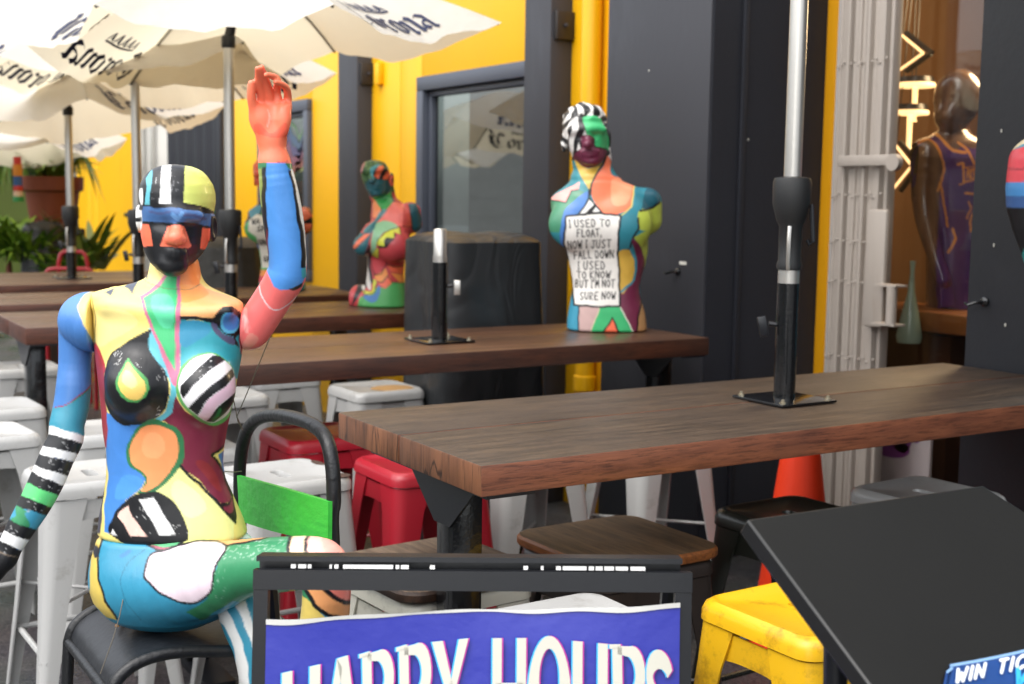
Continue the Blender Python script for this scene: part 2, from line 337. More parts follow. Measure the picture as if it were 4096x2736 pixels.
ya.location = (0, 0, 0)
xs = fx(917, YW); wx0, wx1, wz1, wz0 = fx(965, YW), -5.70, float(on_y(965, 178, YW)[2]), .95
panel(ya, -7.95, xs-.003, 0, 3.4, M_yellow); panel(ya, xs+.003, wx0, 0, 3.4, M_yellow)
panel(ya, wx0+.002, -5.52, wz1, 3.4, M_yellow); panel(ya, wx0+.002, -5.52, 0, wz0, M_yellow); panel(ya, wx1, -5.52, wz0+.002, wz1-.002, M_yellow)
window(ya, wx0+.001, wx1-.001, wz0+.001, wz1-.001)
yb = thing('yellow_wall', 'yellow painted wall with the narrow window of wavy rainbow art', 'wall')
bx0, bx1, bz1 = fx(600, YW), fx(716, YW), float(on_y(715, 226, YW)[2])
panel(yb, fx(520, YW)-.1, bx0, 0, 3.4, M_yellow); panel(yb, bx1, -8.08, 0, 3.4, M_yellow)
panel(yb, bx0+.002, bx1-.002, bz1, 3.4, M_yellow); panel(yb, bx0+.002, bx1-.002, 0, .95, M_yellow)
wb = window(yb, bx0+.001, bx1-.001, .951, bz1-.001)
for i, c in enumerate(('#5c7a58', '#46586e', '#504a68', '#744a58', '#7c4c42', '#7e8250')):
    P = []
    for t in np.linspace(0, 1, 40):
        x = bx0+.13+t*(bx1-bx0-.26); z = 2.20-.065*i-.14*t+.045*math.sin(t*15+i*.5)+.02*math.sin(t*31)
        wd = .03 if i in (0, 5) else .075
        P.append([(x, YW+.033, z), (x, YW+.033, z-wd)])
    MB().grid(P).build('wavy_stripe', paint_mat('stripe_%d' % i, c, .5), wb)
# dark posts with clamp brackets
def post(label, x0, x1, bz):
    t = thing('steel_post', label, 'post', group='dark steel posts of the facade')
    MB().box(((x0+x1)/2, (YF+YW+.1)/2, 1.7), (x1-x0, YW+.1-YF, 3.4), ch=.006).build('post_shaft', M_char, t)
    b = MB().box((x1+.012, YF+.075, bz), (.03, .11, .14), ch=.004); b.build('bracket', paint_mat('post_dark', '#221d1a', .5), t)
    MB().lathe([(.012, 0), (.012, .012), (.006, .014)], 10, (x1+.028, YF+.075, bz), axis='X').build('bolt', M_char, t)
    return t
p1x = (fx(775, YF), fx(818, YF)); p2x = (fx(1197, YF), fx(1256, YF))
post('dark steel post standing between the rainbow window and the busts yellow wall', *p1x, float(on_y(835, 168, 3.62)[2]))
post('dark steel post beside the yellow drain pipe, cutting the large window', *p2x, float(on_y(1280, 60, 3.64)[2]))
yl = MB().box((p1x[1]+.14, YW-.02, float(on_y(860, 172, YW)[2])), (.07, .04, .14), ch=.004).build('bracket_plate', M_yellow, ya)
# yellow strip with drain pipe
ys = thing('yellow_wall', 'narrow yellow wall strip behind the drain pipe', 'wall')
panel(ys, -5.515, -4.95, 0, 3.4, M_yellow, YW+.02, YW+.1)
pipe = thing('drain_pipe', 'yellow painted round drain pipe running down between the dark walls', 'pipe')
px = fx(1343, 3.64); b = MB().lathe([(.05, 0), (.05, 3.4)], 20, (px, 3.655, 0)); b.build('pipe_run', M_yellow, pipe)
for z in (float(on_y(1343, 880, 3.64)[2]), .5, float(on_y(1343, 650, 3.64)[2])+.1, 2.9):
    MB().lathe([(.05, -.04), (.058, -.035), (.058, .035), (.05, .04)], 20, (px, 3.655, z)).build('pipe_collar', M_yellow, pipe)
# dark container end
dk = thing('dark_wall', 'charcoal painted steel wall behind the text bust and wooden table end', 'wall')
cx0, cx1 = fx(1386, YF), fx(1619, YF)
MB().box(((cx0+cx1)/2, (YF+4.26)/2, 1.7), (cx1-cx0, 4.26-YF, 3.4), ch=.004).build('steel_sheet', M_char, dk)
MB().box((cx1+.008, 3.765, 1.7), (.016, .03, 3.4), ch=.004).build('seam_rib', M_chard, dk)
MB().box((cx1+.003, (3.785+4.255)/2, 1.7), (.006, 4.255-3.785, 3.4)).build('shaded_side_sheet', M_chard, dk)  # side sheets put the shade of this turned face into a darker colour
MB().box((cx1+.003, (3.59+3.745)/2, 1.7), (.006, .15, 3.4)).build('shaded_side_sheet', M_chard, dk)
M_fleck = paint_mat('bare_plaster_fleck', '#b8b6ae', .8, bump=0)
for (x, y) in ((1488, 162),):
    p = on_y(x, y, YF); MB().box((p[0], YF-.002, p[2]), (.007, .003, .008), ch=.001).build('chip', M_fleck, dk)
for (x, y) in ((1712, 320),):
    p = on_x(x, y, cx1); MB().box((cx1+.009, p[1], p[2]), (.003, .007, .009), ch=.001).build('chip', M_fleck, dk)
dr = thing('dark_wall', 'charcoal painted wall at the right edge where the near table ends', 'wall')
MB().box((-.9, 3.95, 2.8), (3.98, .74, 5.6), ch=.004).build('steel_sheet', paint_mat('charcoal_right', '#24262b', .5, var=.12, bump=.08, scale=14, dirt='#34363c', dirt_amt=.2), dr)  # unseen upper part raised so the slanted black board mirrors it
for (x, y) in ((2279, 562), (2305, 745), (2296, 300)):
    p = on_y(x, y, YF); MB().box((p[0], YF-.002, p[2]), (.006, .003, .011), ch=.001).build('chip', M_fleck, dr)
def hook(label, x, y):
    p = on_y(x, y, YF); t = thing('wall_hook', label, 'hook', (p[0], YF, p[2]), group='black hooks on the dark walls')
    MB().lathe([(.016, 0), (.016, -.008), (.008, -.012)], 12, (0, 0, 0), axis='Y').build('hook_base', M_blackgloss, t)
    MB().tube([(0, -.005, 0), (-.015, -.03, -.002), (-.035, -.045, -.012), (-.05, -.04, -.006)], [.007, .006, .005, .004], 8).build('hook_arm', M_blackgloss, t)
hook('small black hook below the white sticker on the dark wall', 1555, 622)
hook('small black hook on the right hand wall above the table corner', 2258, 692)
p = on_y(1566, 603, YF); st = MB().box((p[0], YF-.002, p[2]), (.045, .003, .014)).build('label_sticker', paint_mat('white_sticker', '#d8d6ce', .5), None); tag(st, 'small white label sticker on the dark wall by the hook', 'sticker')
# far facade: corrugated black container, pale door, yellow end wall, green wall
fc = thing('black_container', 'black corrugated container beside the pale door, far along the facade', 'container')
xa, xb = fx(385, YW), fx(520, YW)-.1; P = []; n = 60
for i in range(n+1):
    x = xa+(xb-xa)*i/n; ph = (i % 10); d = 0 if ph < 4 else (.06 if 5 <= ph < 9 else .03)
    P.append([(x, YW+d, 0), (x, YW+d, 3.4)])
MB().grid(P, smooth=False).build('corrugated_sheet', M_chard, fc)
MB().box((xb, YW+.03, 1.7), (.09, .14, 3.4), ch=.005).build('corner_post', M_chard, fc)
MB().box(((xa+xb)/2, YW+.2, 1.7), (xb-xa, .1, 3.4)).build('back_sheet', M_chard, fc)
pd = thing('pale_door', 'pale grey container door with lock rods beside the black container', 'door')
xa2 = fx(322, YW); M_pale = paint_mat('pale_grey_paint', '#c9c5bd', .5, var=.06, dirt='#8a7a68', dirt_amt=.3)
MB().box(((xa2+xa)/2, YW+.05, 1.7), (xa-xa2, .1, 3.4), ch=.005).build('door_leaf', M_pale, pd)
for q in (.25, .62): MB().tube([(xa2+(xa-xa2)*q, YW-.04, .1), (xa2+(xa-xa2)*q, YW-.04, 3.3)], .025, 10).build('lock_rod', M_alu, pd)
MB().box(((xa2+xa)/2, YW-.02, 2.35), (xa-xa2, .03, .05)).build('cross_bar', paint_mat('rusty_bar', '#7a5238', .7), pd)
MB().tube([(xa2+.3, YW-.06, 1.35), (xa2-.25, YW-.09, 1.35)], .025, 8).build('lock_handle', M_black, pd)
yc = thing('yellow_wall', 'yellow corrugated end wall behind the leafy plants at the far left', 'wall')
xe = fx(176, YW); P = []
for i in range(41):
    x = xe+(xa2-.01-xe)*i/40; d = (0, 0, .0, .05, .05)[i % 5] if 8 < i < 16 else 0
    P.append([(x, YW+d, 0), (x, YW+d, 3.4)])
MB().grid(P, smooth=False).build('wall_sheet', M_yellow, yc); MB().box(((xe+xa2)/2, YW+.2, 1.7), (xa2-xe, .2, 3.4)).build('back_sheet', M_yellow, yc)
gw = MB().box((-18.4, 2.2, 1.6), (.2, 3.2, 3.2)).build('green_wall', paint_mat('olive_green_paint', '#4c5a1c', .6, var=.2), None); tag(gw, 'olive green painted wall at the far end of the lane', 'wall')
# pale building across the street (only its reflection shows in the window)
ob = thing('street_building', 'pale boarded building across the street, mirrored in the window', 'building')
for i in range(16):
    MB().box((-9, -7.5+.003*(i % 2), .11+i*.22), (26, .05, .2198)).build('weatherboard', paint_mat('white_boards', '#a9acaa', .6), ob)

for i in range(16):
    MB().box((-27+.003*(i % 2), -6, .11+i*.22), (.05, 20, .2198)).build('weatherboard', MATS['white_boards'], ob)
# ------------------------------------------------------------------ shopfront in the recess
YS = 4.24
sf = thing('shopfront', 'recessed shop window with yellow jamb and warm lit interior', 'shopfront')
jx = [fx(1893, YS, 300), fx(1921, YS, 300), fx(1944, YS, 300)]
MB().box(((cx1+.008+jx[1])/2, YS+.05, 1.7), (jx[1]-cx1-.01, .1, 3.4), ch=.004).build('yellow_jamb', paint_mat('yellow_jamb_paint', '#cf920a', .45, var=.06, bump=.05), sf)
MB().box(((jx[1]+jx[2])/2, YS+.03, 1.7), (jx[2]-jx[1]-.004, .12, 3.4), ch=.004).build('white_frame', paint_mat('white_frame_paint', '#b4b5b6', .5), sf)
MB().box((-3.45, YS+.11, 1.75), (1.3, .008, 3.3)).build('shop_glass', glass_mat('shop_glass', (.93, .93, .92), .05, .01), sf)
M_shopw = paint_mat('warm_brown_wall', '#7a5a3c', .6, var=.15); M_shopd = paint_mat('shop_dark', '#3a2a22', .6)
MB().box((-3.4, 6.9, 1.7), (4.4, .1, 3.4)).build('back_wall', M_shopw, sf)
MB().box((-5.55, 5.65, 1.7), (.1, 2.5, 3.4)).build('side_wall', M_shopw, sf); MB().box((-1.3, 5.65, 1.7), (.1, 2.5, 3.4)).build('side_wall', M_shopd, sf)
MB().box((-3.4, 5.65, 3.35), (4.2, 2.4, .1)).build('ceiling', paint_mat('shop_ceiling', '#a88a66', .7), sf)
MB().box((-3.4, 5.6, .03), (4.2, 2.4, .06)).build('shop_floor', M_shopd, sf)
MB().box((-4.4, 6.8, 2.0), (1.5, .06, .5)).build('wall_poster', paint_mat('red_poster', '#6a2222', .6), sf)
MB().box((-3.9, 6.78, 2.75), (.9, .05, .28)).build('wall_poster', paint_mat('pale_poster', '#b09a80', .6), sf)
MB().box((-4.2, 6.78, 1.2), (1.6, .05, .5)).build('wall_poster', paint_mat('blue_poster', '#2c3c50', .6), sf)
sh = thing('display_shelf', 'wooden display counter inside the shop window', 'shelf')
p = on_y(2150, 735, 4.75); MB().box((p[0]+.15, 4.85, p[2]), (1.2, .4, .09), ch=.006).build('shelf_board', paint_mat('shelf_wood', '#7a4a22', .45), sh)
MB().box((p[0]-.15, 4.9, p[2]/2-.03), (.5, .35, p[2]-.07)).build('shelf_cabinet', paint_mat('cabinet_wood', '#4a2c18', .5), sh)
MB().box((p[0]+.4, 4.95, p[2]/2-.03), (.4, .3, p[2]-.07)).build('shelf_cabinet', M_dark_room, sh)
pp = on_y(2075, 1090, 4.5)
pos = thing('cartoon_poster', 'white poster with purple blobs leaning low inside the shop window', 'poster', (pp[0], 4.45, 0))
MB().box((0, 0, .38), (.36, .015, .66)).build('poster_sheet', paint_mat('poster_white', '#d8ccd0', .6), pos)
for (x, z, rx, rz) in ((-.1, .62, .09, .1), (.02, .56, .06, .08), (.1, .63, .05, .09), (-.05, .5, .12, .05)):
    MB().add([(x+rx*math.cos(q), -.0095, z+rz*math.sin(q)) for q in np.linspace(0, 2*math.pi, 24, endpoint=False)], [tuple(range(24))[::-1]]).build('purple_blob', paint_mat('purple_ink', '#8a3f8e', .6), pos)
# lit pendant lamps
M_led = emit_mat('warm_led', '#ffc684', 1.1)
def lamp_chev(label, pts, Y):
    Q = [on_y(x, y, Y) for x, y in pts]; t = thing('pendant_lamp', label, 'lamp', tuple(Q[1]), group='lit pendant lamps in the shop')
    L = [tuple(q-Q[1]) for q in Q]
    for i in range(len(L)-1): MB().tube([L[i], L[i+1]], .0065, 8).build('light_bar', M_led, t)
    for i in range(len(L)-1): MB().tube([(L[i][0]+.02, L[i][1]+.03, L[i][2]), (L[i+1][0]+.03, L[i+1][1]+.03, L[i+1][2])], .014, 8).build('lamp_frame', M_black, t)
    MB().tube([(L[0][0], .03, L[0][2]), (L[0][0]+.1, .03, 3.3-Q[1][2])], .003, 6).build('cord', M_black, t)
lamp_chev('bent bar pendant lamp, uppermost in the shop window', ((2060, 75), (2116, 122), (2058, 163)), 5.0)
lamp_chev('bent bar pendant lamp hanging level with the gate hinge', ((2046, 325), (2090, 380), (2044, 437)), 5.0)
def lamp_disc(label, x, y, Y, r):
    p = on_y(x, y, Y); t = thing('pendant_lamp', label, 'lamp', tuple(p), group='lit pendant lamps in the shop')
    MB().lathe([(r, 0), (r*1.02, .012), (r*.98, .02)], 28).build('light_ring', M_led, t)
    MB().lathe([(r, .022), (r*.9, .05), (.02, .055)], 28).build('lamp_cap', M_black, t)
    MB().lathe([(.016, -.17), (.012, -.16), (.014, -.002)], 12).build('light_stem', M_led, t)
    MB().tube([(0, 0, .05), (0, 0, 3.3-p[2])], .003, 6).build('cord', M_black, t)
lamp_disc('round pendant lamp with glowing stem, higher of the two discs', 2098, 200, 5.1, .095)
lamp_disc('round pendant lamp with glowing stem, lower of the two discs', 2086, 263, 5.1, .09)
pl = bpy.data.lights.new('lamp_glow', 'POINT'); pl.energy = 42; pl.color = (1, .72, .4); pl.shadow_soft_size = .25
plo = bpy.data.objects.new('lamp_glow', pl); COL.objects.link(plo); plo.location = (-3.9, 5.5, 2.6)
# folded security gate
gt = thing('security_gate', 'pale folded concertina security gate stacked beside the shop window', 'gate')
M_gate = paint_mat('gate_grey_white', '#a69d94', .5, var=.07, bump=.05, scale=20, dirt='#8a7c70', dirt_amt=.35, dscale=5, stretch=(6, 6, .6))
gx0, gx1 = jx[2]+.005, fx(2034, 4.155, 300); nb = 15
for i in range(nb):
    x = gx0+(gx1-gx0)*(i+.5)/nb; wd = (gx1-gx0)/nb*(.985 if i != nb-2 else .7)
    MB().box((x, 4.18+.012*math.sin(i*1.9), 1.6), (wd, .05+.02*(i % 2), 3.1), ch=.003).build('gate_bar', M_gate, gt)
rv = MB()
for yy in (145, 452, 560, 655, 832):
    for i in range(nb):
        x = gx0+(gx1-gx0)*(i+.5)/nb; p = on_y(1990, yy, 4.13); rv.lathe([(.0055, 0), (.0055, -.004), (.002, -.006)], 8, (x, 4.145, p[2]+.008*((i*7) % 3)), axis='Y')
rvo = rv.build('rivets', M_gate, gt); tag(rvo, kind='stuff')
z = float(on_y(1990, 368, 4.12)[2]); xh0, xh1 = fx(1925, 4.12, 368), fx(2045, 4.12, 368)
hb = MB().box(((xh0+xh1)/2, 4.115, z), (xh1-xh0, .02, .045), ch=.004).build('hinge_bar', M_gate, gt)
MB().lathe([(.035, -.014), (.035, .014), (.014, .016), (.014, .02)], 18, (xh1+.02, 4.11, z-.01), axis='Y').build('padlock_ring', M_gate, gt)
za, zb = float(on_y(2005, 480, 4.1)[2]), float(on_y(2005, 750, 4.1)[2]); xl0, xl1 = fx(1985, 4.1, 600), fx(2030, 4.1, 600)
MB().box(((xl0+xl1)/2, 4.105, (za+zb)/2), (xl1-xl0, .03, za-zb), ch=.012).build('lock_plate', M_gate, gt)
zc, zd = float(on_y(2040, 655, 4.05)[2]), float(on_y(2040, 745, 4.05)[2]); xg = fx(2043, 4.05, 700)
hd = MB().lathe([(.022, zd), (.022, zc)], 14, (xg, 4.05, 0)).build('handle', M_gate, gt)
for z in (zc, zd): MB().box((xg-.03, 4.07, z), (.12, .07, .008)).build('handle_bracket', M_gate, gt)
# ------------------------------------------------------------------ tables
def by_normal(o, mats):
    me = o.data; me.materials.clear()
    for mt in mats: me.materials.append(mt)
    for p in me.polygons: n = p.normal; p.material_index = 0 if n.z > .8 else (2 if abs(n.y) > .75 else 1)
def table(label, x0, x1, y0, y1, mats, th=.068, split=(.475,), zt=1.05):
    xc = (x0+x1)/2; t = thing('bar_table', label, 'table', (xc, (y0+y1)/2, 0), group='long wooden bar tables')
    e = [x0]+[x0+(x1-x0)*q for q in split]+[x1]; L = y1-y0
    for i in range(len(e)-1):
        a, b = e[i], e[i+1]
        o = MB().box(((a+b)/2-xc, 0, zt-th/2-.001*(i % 2)), (b-a-.003, L, th), ch=.005).build('plank', M_top, t); by_normal(o, mats)
    for sy in (-1, 1):
        y = sy*(L/2-.075); x = (x1-.225)-xc
        MB().box((x, y, (zt-th-.008)/2), (.076, .076, zt-th-.008), ch=.003).build('leg', M_blackgloss, t)
        MB().prism([(x-.16, zt-th-.002), (x+.155, zt-th-.002), (x+.036, .872), (x-.036, .872)], y-.046, y-.039, 'XZ').build('gusset', M_black, t)
        MB().box((x-.06, y, zt-th-.004), (.56, .12, .007)).build('mounting_plate', M_black, t)
        MB().box((x-.03, y, .012), (.6, .1, .024), ch=.004).build('foot', M_black, t)
    return t
TOPS = [M_top, M_edge, M_end]; TOPW = [M_top2, M_edge2, M_edge2]
table('nearest wooden bar table with cracked plank ends and the tall crank pole', -2.965, -2.235, 1.30, 3.56, TOPS)
table('second wooden bar table with the short capped pole and the text bust on it', -4.645, -3.93, 1.22, 3.335, [M_top2, M_edgem, M_end], .07)
table('third wooden bar table carrying the teal faced bust and the big umbrella pole', -6.08, -5.36, 1.0, 3.25, TOPW, .07)
table('fourth wooden bar table holding the bust half hidden by the raised arm', -7.20, -6.48, .95, 3.02, TOPW, .07)
table('farthest wooden bar table in front of the leafy plants', -8.98, -7.80, .9, 2.95, TOPW, .07, split=(.33, .66))

# ------------------------------------------------------------------ stools
def rsq(h, r, z, n=8, hx=None):
    pts = []
    hx = h if hx is None else hx
    for cx, cy, a0 in ((hx-r, h-r, 0), (-hx+r, h-r, 90), (-hx+r, -h+r, 180), (hx-r, -h+r, 270)):
        for k in range(n+1):
            a = rad(a0+90*k/n); pts.append((cx+r*math.cos(a), cy+r*math.sin(a), z))
    return pts
def stool_meshes(key, mat, H=.76, half=.165, wood=None, wedge=None):
    me = {}; n = 8; M = 4*(n+1)
    b = MB(); zt = H-(.028 if wood else 0)
    rings = [rsq(half+.001, .045, zt-.043, n), rsq(half+.005, .046, zt-.042, n), rsq(half+.004, .045, zt-.022, n), rsq(half-.001, .044, zt-.008, n), rsq(half-.012, .04, zt, n), rsq(half-.022, .034, zt-.001, n), rsq(half-.03, .03, zt-.006, n)]
    if not wood: rings += [rsq(.019, .017, zt-.007, n, .05), rsq(.017, .015, zt-.012, n, .048), rsq(.016, .014, zt-.03, n, .047)]
    vs = [p for r in rings for p in r]
    fs = [(i*M+k, i*M+(k+1) % M, (i+1)*M+(k+1) % M, (i+1)*M+k) for i in range(len(rings)-1) for k in range(M)]
    if wood: fs.append(tuple(range((len(rings)-1)*M, len(rings)*M)))
    b.add(vs, fs, 0, True); me['seat'] = b.mesh('seat', mat)
    if wood:
        b = MB(); h2 = half+.018
        R = [rsq(h2-.004, .06, zt+.002, n), rsq(h2, .062, zt+.008, n), rsq(h2, .062, zt+.022, n), rsq(h2-.006, .058, zt+.029, n)]
        b.add([p for r in R for p in r], [(i*M+k, i*M+(k+1) % M, (i+1)*M+(k+1) % M, (i+1)*M+k) for i in range(3) for k in range(M)]+[tuple(range(3*M, 4*M)), tuple(range(M))[::-1]], 0, False)
        m_ = b.mesh('wood_top', [wood, wedge])
        for p in m_.polygons: p.material_index = 0 if abs(p.normal.z) > .8 else 1
        me['wood_top'] = m_
    ap = MB(); z0, z1 = zt-.135, zt-.052; y = half-.004
    for k in range(4):
        arc = [(-half+.05, z1), (half-.05, z1), (half-.05, z0+.01)]+[(q, z0+.028-.02*abs(q/(half-.05))**3) for q in np.linspace(half-.07, -half+.07, 9)]+[(-half+.05, z0+.01)]
        n_ = len(arc); rot = Matrix.Rotation(k*math.pi/2, 3, 'Z')
        vs = [tuple(rot @ Vector((p[0], y, p[1]))) for p in arc]+[tuple(rot @ Vector((p[0], y-.004, p[1]))) for p in arc]
        ap.add(vs, [tuple(range(n_)), tuple(range(n_, 2*n_))[::-1]]+[(i, n_+i, n_+(i+1) % n_, (i+1) % n_) for i in range(n_)])
    me['apron'] = ap.mesh('apron', mat)
    def legsec(cx, wd, z, t=.005):   # rounded angle section, corner at (cx, cx)
        r = min(.04, wd*.45); out = [(cx-wd, cx)]
        for k in range(6):
            a = rad(90-18*k); out.append((cx-r+r*math.cos(a), cx-r+r*math.sin(a)))
        out.append((cx, cx-wd)); r2 = r-t; inn = [(cx-t, cx-wd)]
        for k in range(6):
            a = rad(18*k); inn.append((cx-r+r2*math.cos(a), cx-r+r2*math.sin(a)))
        inn.append((cx-wd, cx-t)); return [(p[0], p[1], z) for p in out+inn]
    S = [legsec(half, .115, zt-.046), legsec(half+.006, .095, zt-.13), legsec(half+.028, .062, zt*.45), legsec(half+.06, .036, .004)]
    K = len(S[0]); vs = [p for q in S for p in q]
    fs = [(i*K+k, i*K+(k+1) % K, (i+1)*K+(k+1) % K, (i+1)*K+k) for i in range(3) for k in range(K)]+[tuple(range(K))[::-1], tuple(range(3*K, 4*K))]
    me['leg'] = MB().add(vs, fs).mesh('leg', mat)
    q = half+.035; me['foot_rail'] = MB().tube([(-q, q-.02, zt*.33), (q, q-.02, zt*.33)], .009, 8).mesh('foot_rail', mat)
    q2 = half+.012; me['cross_brace'] = MB().tube([(-q2, -q2, zt*.52), (q2, q2, zt*.52)], .006, 6).mesh('cross_brace', mat)
    STOOLS[key] = (me, H)
STOOLS = {}
def stool(key, label, x, y, rz=0, dz=0, group='metal bar stools around the tables'):
    me, H = STOOLS[key]; t = thing('bar_stool', label, 'stool', (x, y, 0), rz, group)
    def part(n, rot=0):
        o = bpy.data.objects.new(n, me[n]); COL.objects.link(o); o.parent = t; o.rotation_euler = (0, 0, rot); return o
    s = part('seat')
    if 'wood_top' in me: part('wood_top')
    part('apron')
    for k in range(4): part('leg', k*math.pi/2); part('foot_rail', k*math.pi/2)
    for k in range(2): part('cross_brace', k*math.pi/2)
    return t
stool_meshes('white', M_white); stool_meshes('red', M_red); stool_meshes('yellow', M_yst); stool_meshes('black', M_blst)
stool_meshes('cream', M_cream, .70, .18, M_seatw, wood_mat('burnt_edge', '#241812', '#4a3222', .6, 'X', 1.5)); stool_meshes('brown', M_brst, .72, .185, M_seatw2, M_seatedge)
stool('yellow', 'yellow metal bar stool with scuffed rim beside the slanted black board', -1.885, 1.89, .03)
stool('black', 'black metal bar stool under the near table, in front of the orange cone', -2.49, 2.44, .05)
stool('white', 'white metal bar stool behind the top corner of the black board', -2.50, 2.97, .05)
stool('brown', 'brown bar stool with a light worn wooden seat, under the near table', -2.62, 1.93, .03)
stool('cream', 'cream bar stool with a dark grained wooden seat behind the table leg', -2.72, 1.45, .08)
stool('red', 'red metal bar stool nearest the black table leg', -3.57, 1.85, .0)
stool('red', 'red metal bar stool farther back behind the hoop of the chair', -4.19, 1.76, .0)
cs = stool('white', 'white metal bar stool with rusty corners behind the bright green backrest', -3.62, 1.40, .06)
rm_ = paint_mat('rust_patch', '#4a362c', .8, var=.3, bump=.3)
for (x, y, sx, sy) in ((.135, .13, .06, .07), (-.06, .155, .1, .03)):
    MB().lathe([(.5, .0), (.42, .0018)], 14).build('rust_patch', rm_, cs, (x, y, .7585)).scale = (sx, sy, 1)
stool('white', 'white metal bar stool directly behind the hanging striped arm', -3.90, .90, .03)
stool('white', 'white metal bar stool cut by the left edge of the photo', -4.72, .72, .1)
stool('white', 'white metal bar stool just above the top edge of the blue poster', -2.03, 1.40, .02)
stool('white', 'white metal bar stool with a tan stained seat by the black sheeted cover', -5.08, 2.41, .03)
stool('white', 'white metal bar stool between the chair hoop and second table', -5.20, 1.74, .04)
stool('white', 'white metal bar stool half hidden under the second table beside the stained one', -5.62, 2.15, .03)
stool('white', 'white metal bar stool behind the upper arm of the seated mannequin', -4.62, 1.14, .0)
stool('white', 'white metal bar stool beneath the left end of the third table', -5.30, .86, .05)
stool('white', 'white metal bar stool at the far left beyond the third table leg', -6.46, 1.18, .02)
stool('white', 'white metal bar stool at the left edge under the fourth table', -6.75, .80, .05)
stool('white', 'white metal bar stool under the near table left of the brown stool', -3.75, 2.34, .0)
stool('white', 'white metal bar stool under the near table right of the brown stool', -3.76, 2.92, .0)
stool('white', 'white metal bar stool behind the waist of the seated mannequin', -4.18, 1.27, .04)
# stain on the seat beside the cover
MB().lathe([(.5, 0), (.46, .0015)], 18).build('tan_stain', paint_mat('tan_stain', '#b08a5a', .7, bump=0), bpy.data.objects['bar_stool.011'], (.06, .05, .7565)).scale = (.16, .2, 1)

# ------------------------------------------------------------------ umbrellas
M_cloth = cloth_mat('umbrella_cloth', '#e6e2d8', .42); M_ink = paint_mat('navy_print', '#1b2443', .7, bump=0)
NIB = np.array([.125, .105])
GL = {'o': [[(.12, .82), (.12, .2), (.32, 0), (.55, .16), (.55, .8), (.34, 1), (.12, .82)]],
      'r': [[(0, .88), (.14, .78), (.14, .1), (.24, 0)], [(.14, .78), (.36, 1), (.46, .84)]],
      'n': [[(0, .88), (.13, .78), (.13, .1), (.23, 0)], [(.13, .76), (.4, 1), (.56, .84), (.56, .1), (.68, 0)]],
      'a': [[(.06, .84), (.3, 1), (.54, .84), (.54, .1), (.68, 0)], [(.54, .56), (.22, .5), (.1, .32), (.1, .14), (.26, 0), (.54, .22)]],
      'C': [[(.95, 1.32), (.62, 1.62), (.24, 1.3), (.08, .8), (.18, .2), (.5, -.08), (.95, .2)], [(.6, 1.5), (.46, .9), (.56, .3)], [(-.1, 1.7), (.1, 1.45), (-.05, 1.1), (.02, .3)]],
      '.': [[(.05, .02), (.09, .06)]]}
ADV = {'o': .74, 'r': .52, 'n': .74, 'a': .76, 'C': 1.15, '.': .3}
def nib_quads(word):
    x = 0; Q = []
    for ch in word:
        for st in GL[ch]:
            for a, b in zip(st[:-1], st[1:]):
                a = np.array(a)+(x, 0); b = np.array(b)+(x, 0); k = max(1, int(np.hypot(*(b-a))/.3))
                for i in range(k):
                    p, q = a+(b-a)*i/k, a+(b-a)*(i+1)/k; Q.append((p-NIB*.8, p+NIB*.8, q+NIB*.8, q-NIB*.8))
        x += ADV[ch]
    # small crown over the middle of the word
    cx, cy = x*.5, 1.75
    for i in range(5):
        u = cx-.8+.4*i; Q.append(((u-.2, cy), (u, cy+.1), (u+.02, cy+.75-.1*abs(i-2)), (u-.04, cy+.7-.1*abs(i-2)))); Q.append(((u+.2, cy), (u+.04, cy+.7-.1*abs(i-2)), (u-.02, cy+.75-.1*abs(i-2)), (u+.08, cy+.1)))
    for i in range(6): u = cx-1+.33*i; Q.append(((u, cy-.14), (u, cy-.02), (u+.33, cy-.02), (u+.33, cy-.14)))
    return Q, x
LOGO, LOGOW = nib_quads('Corona.')
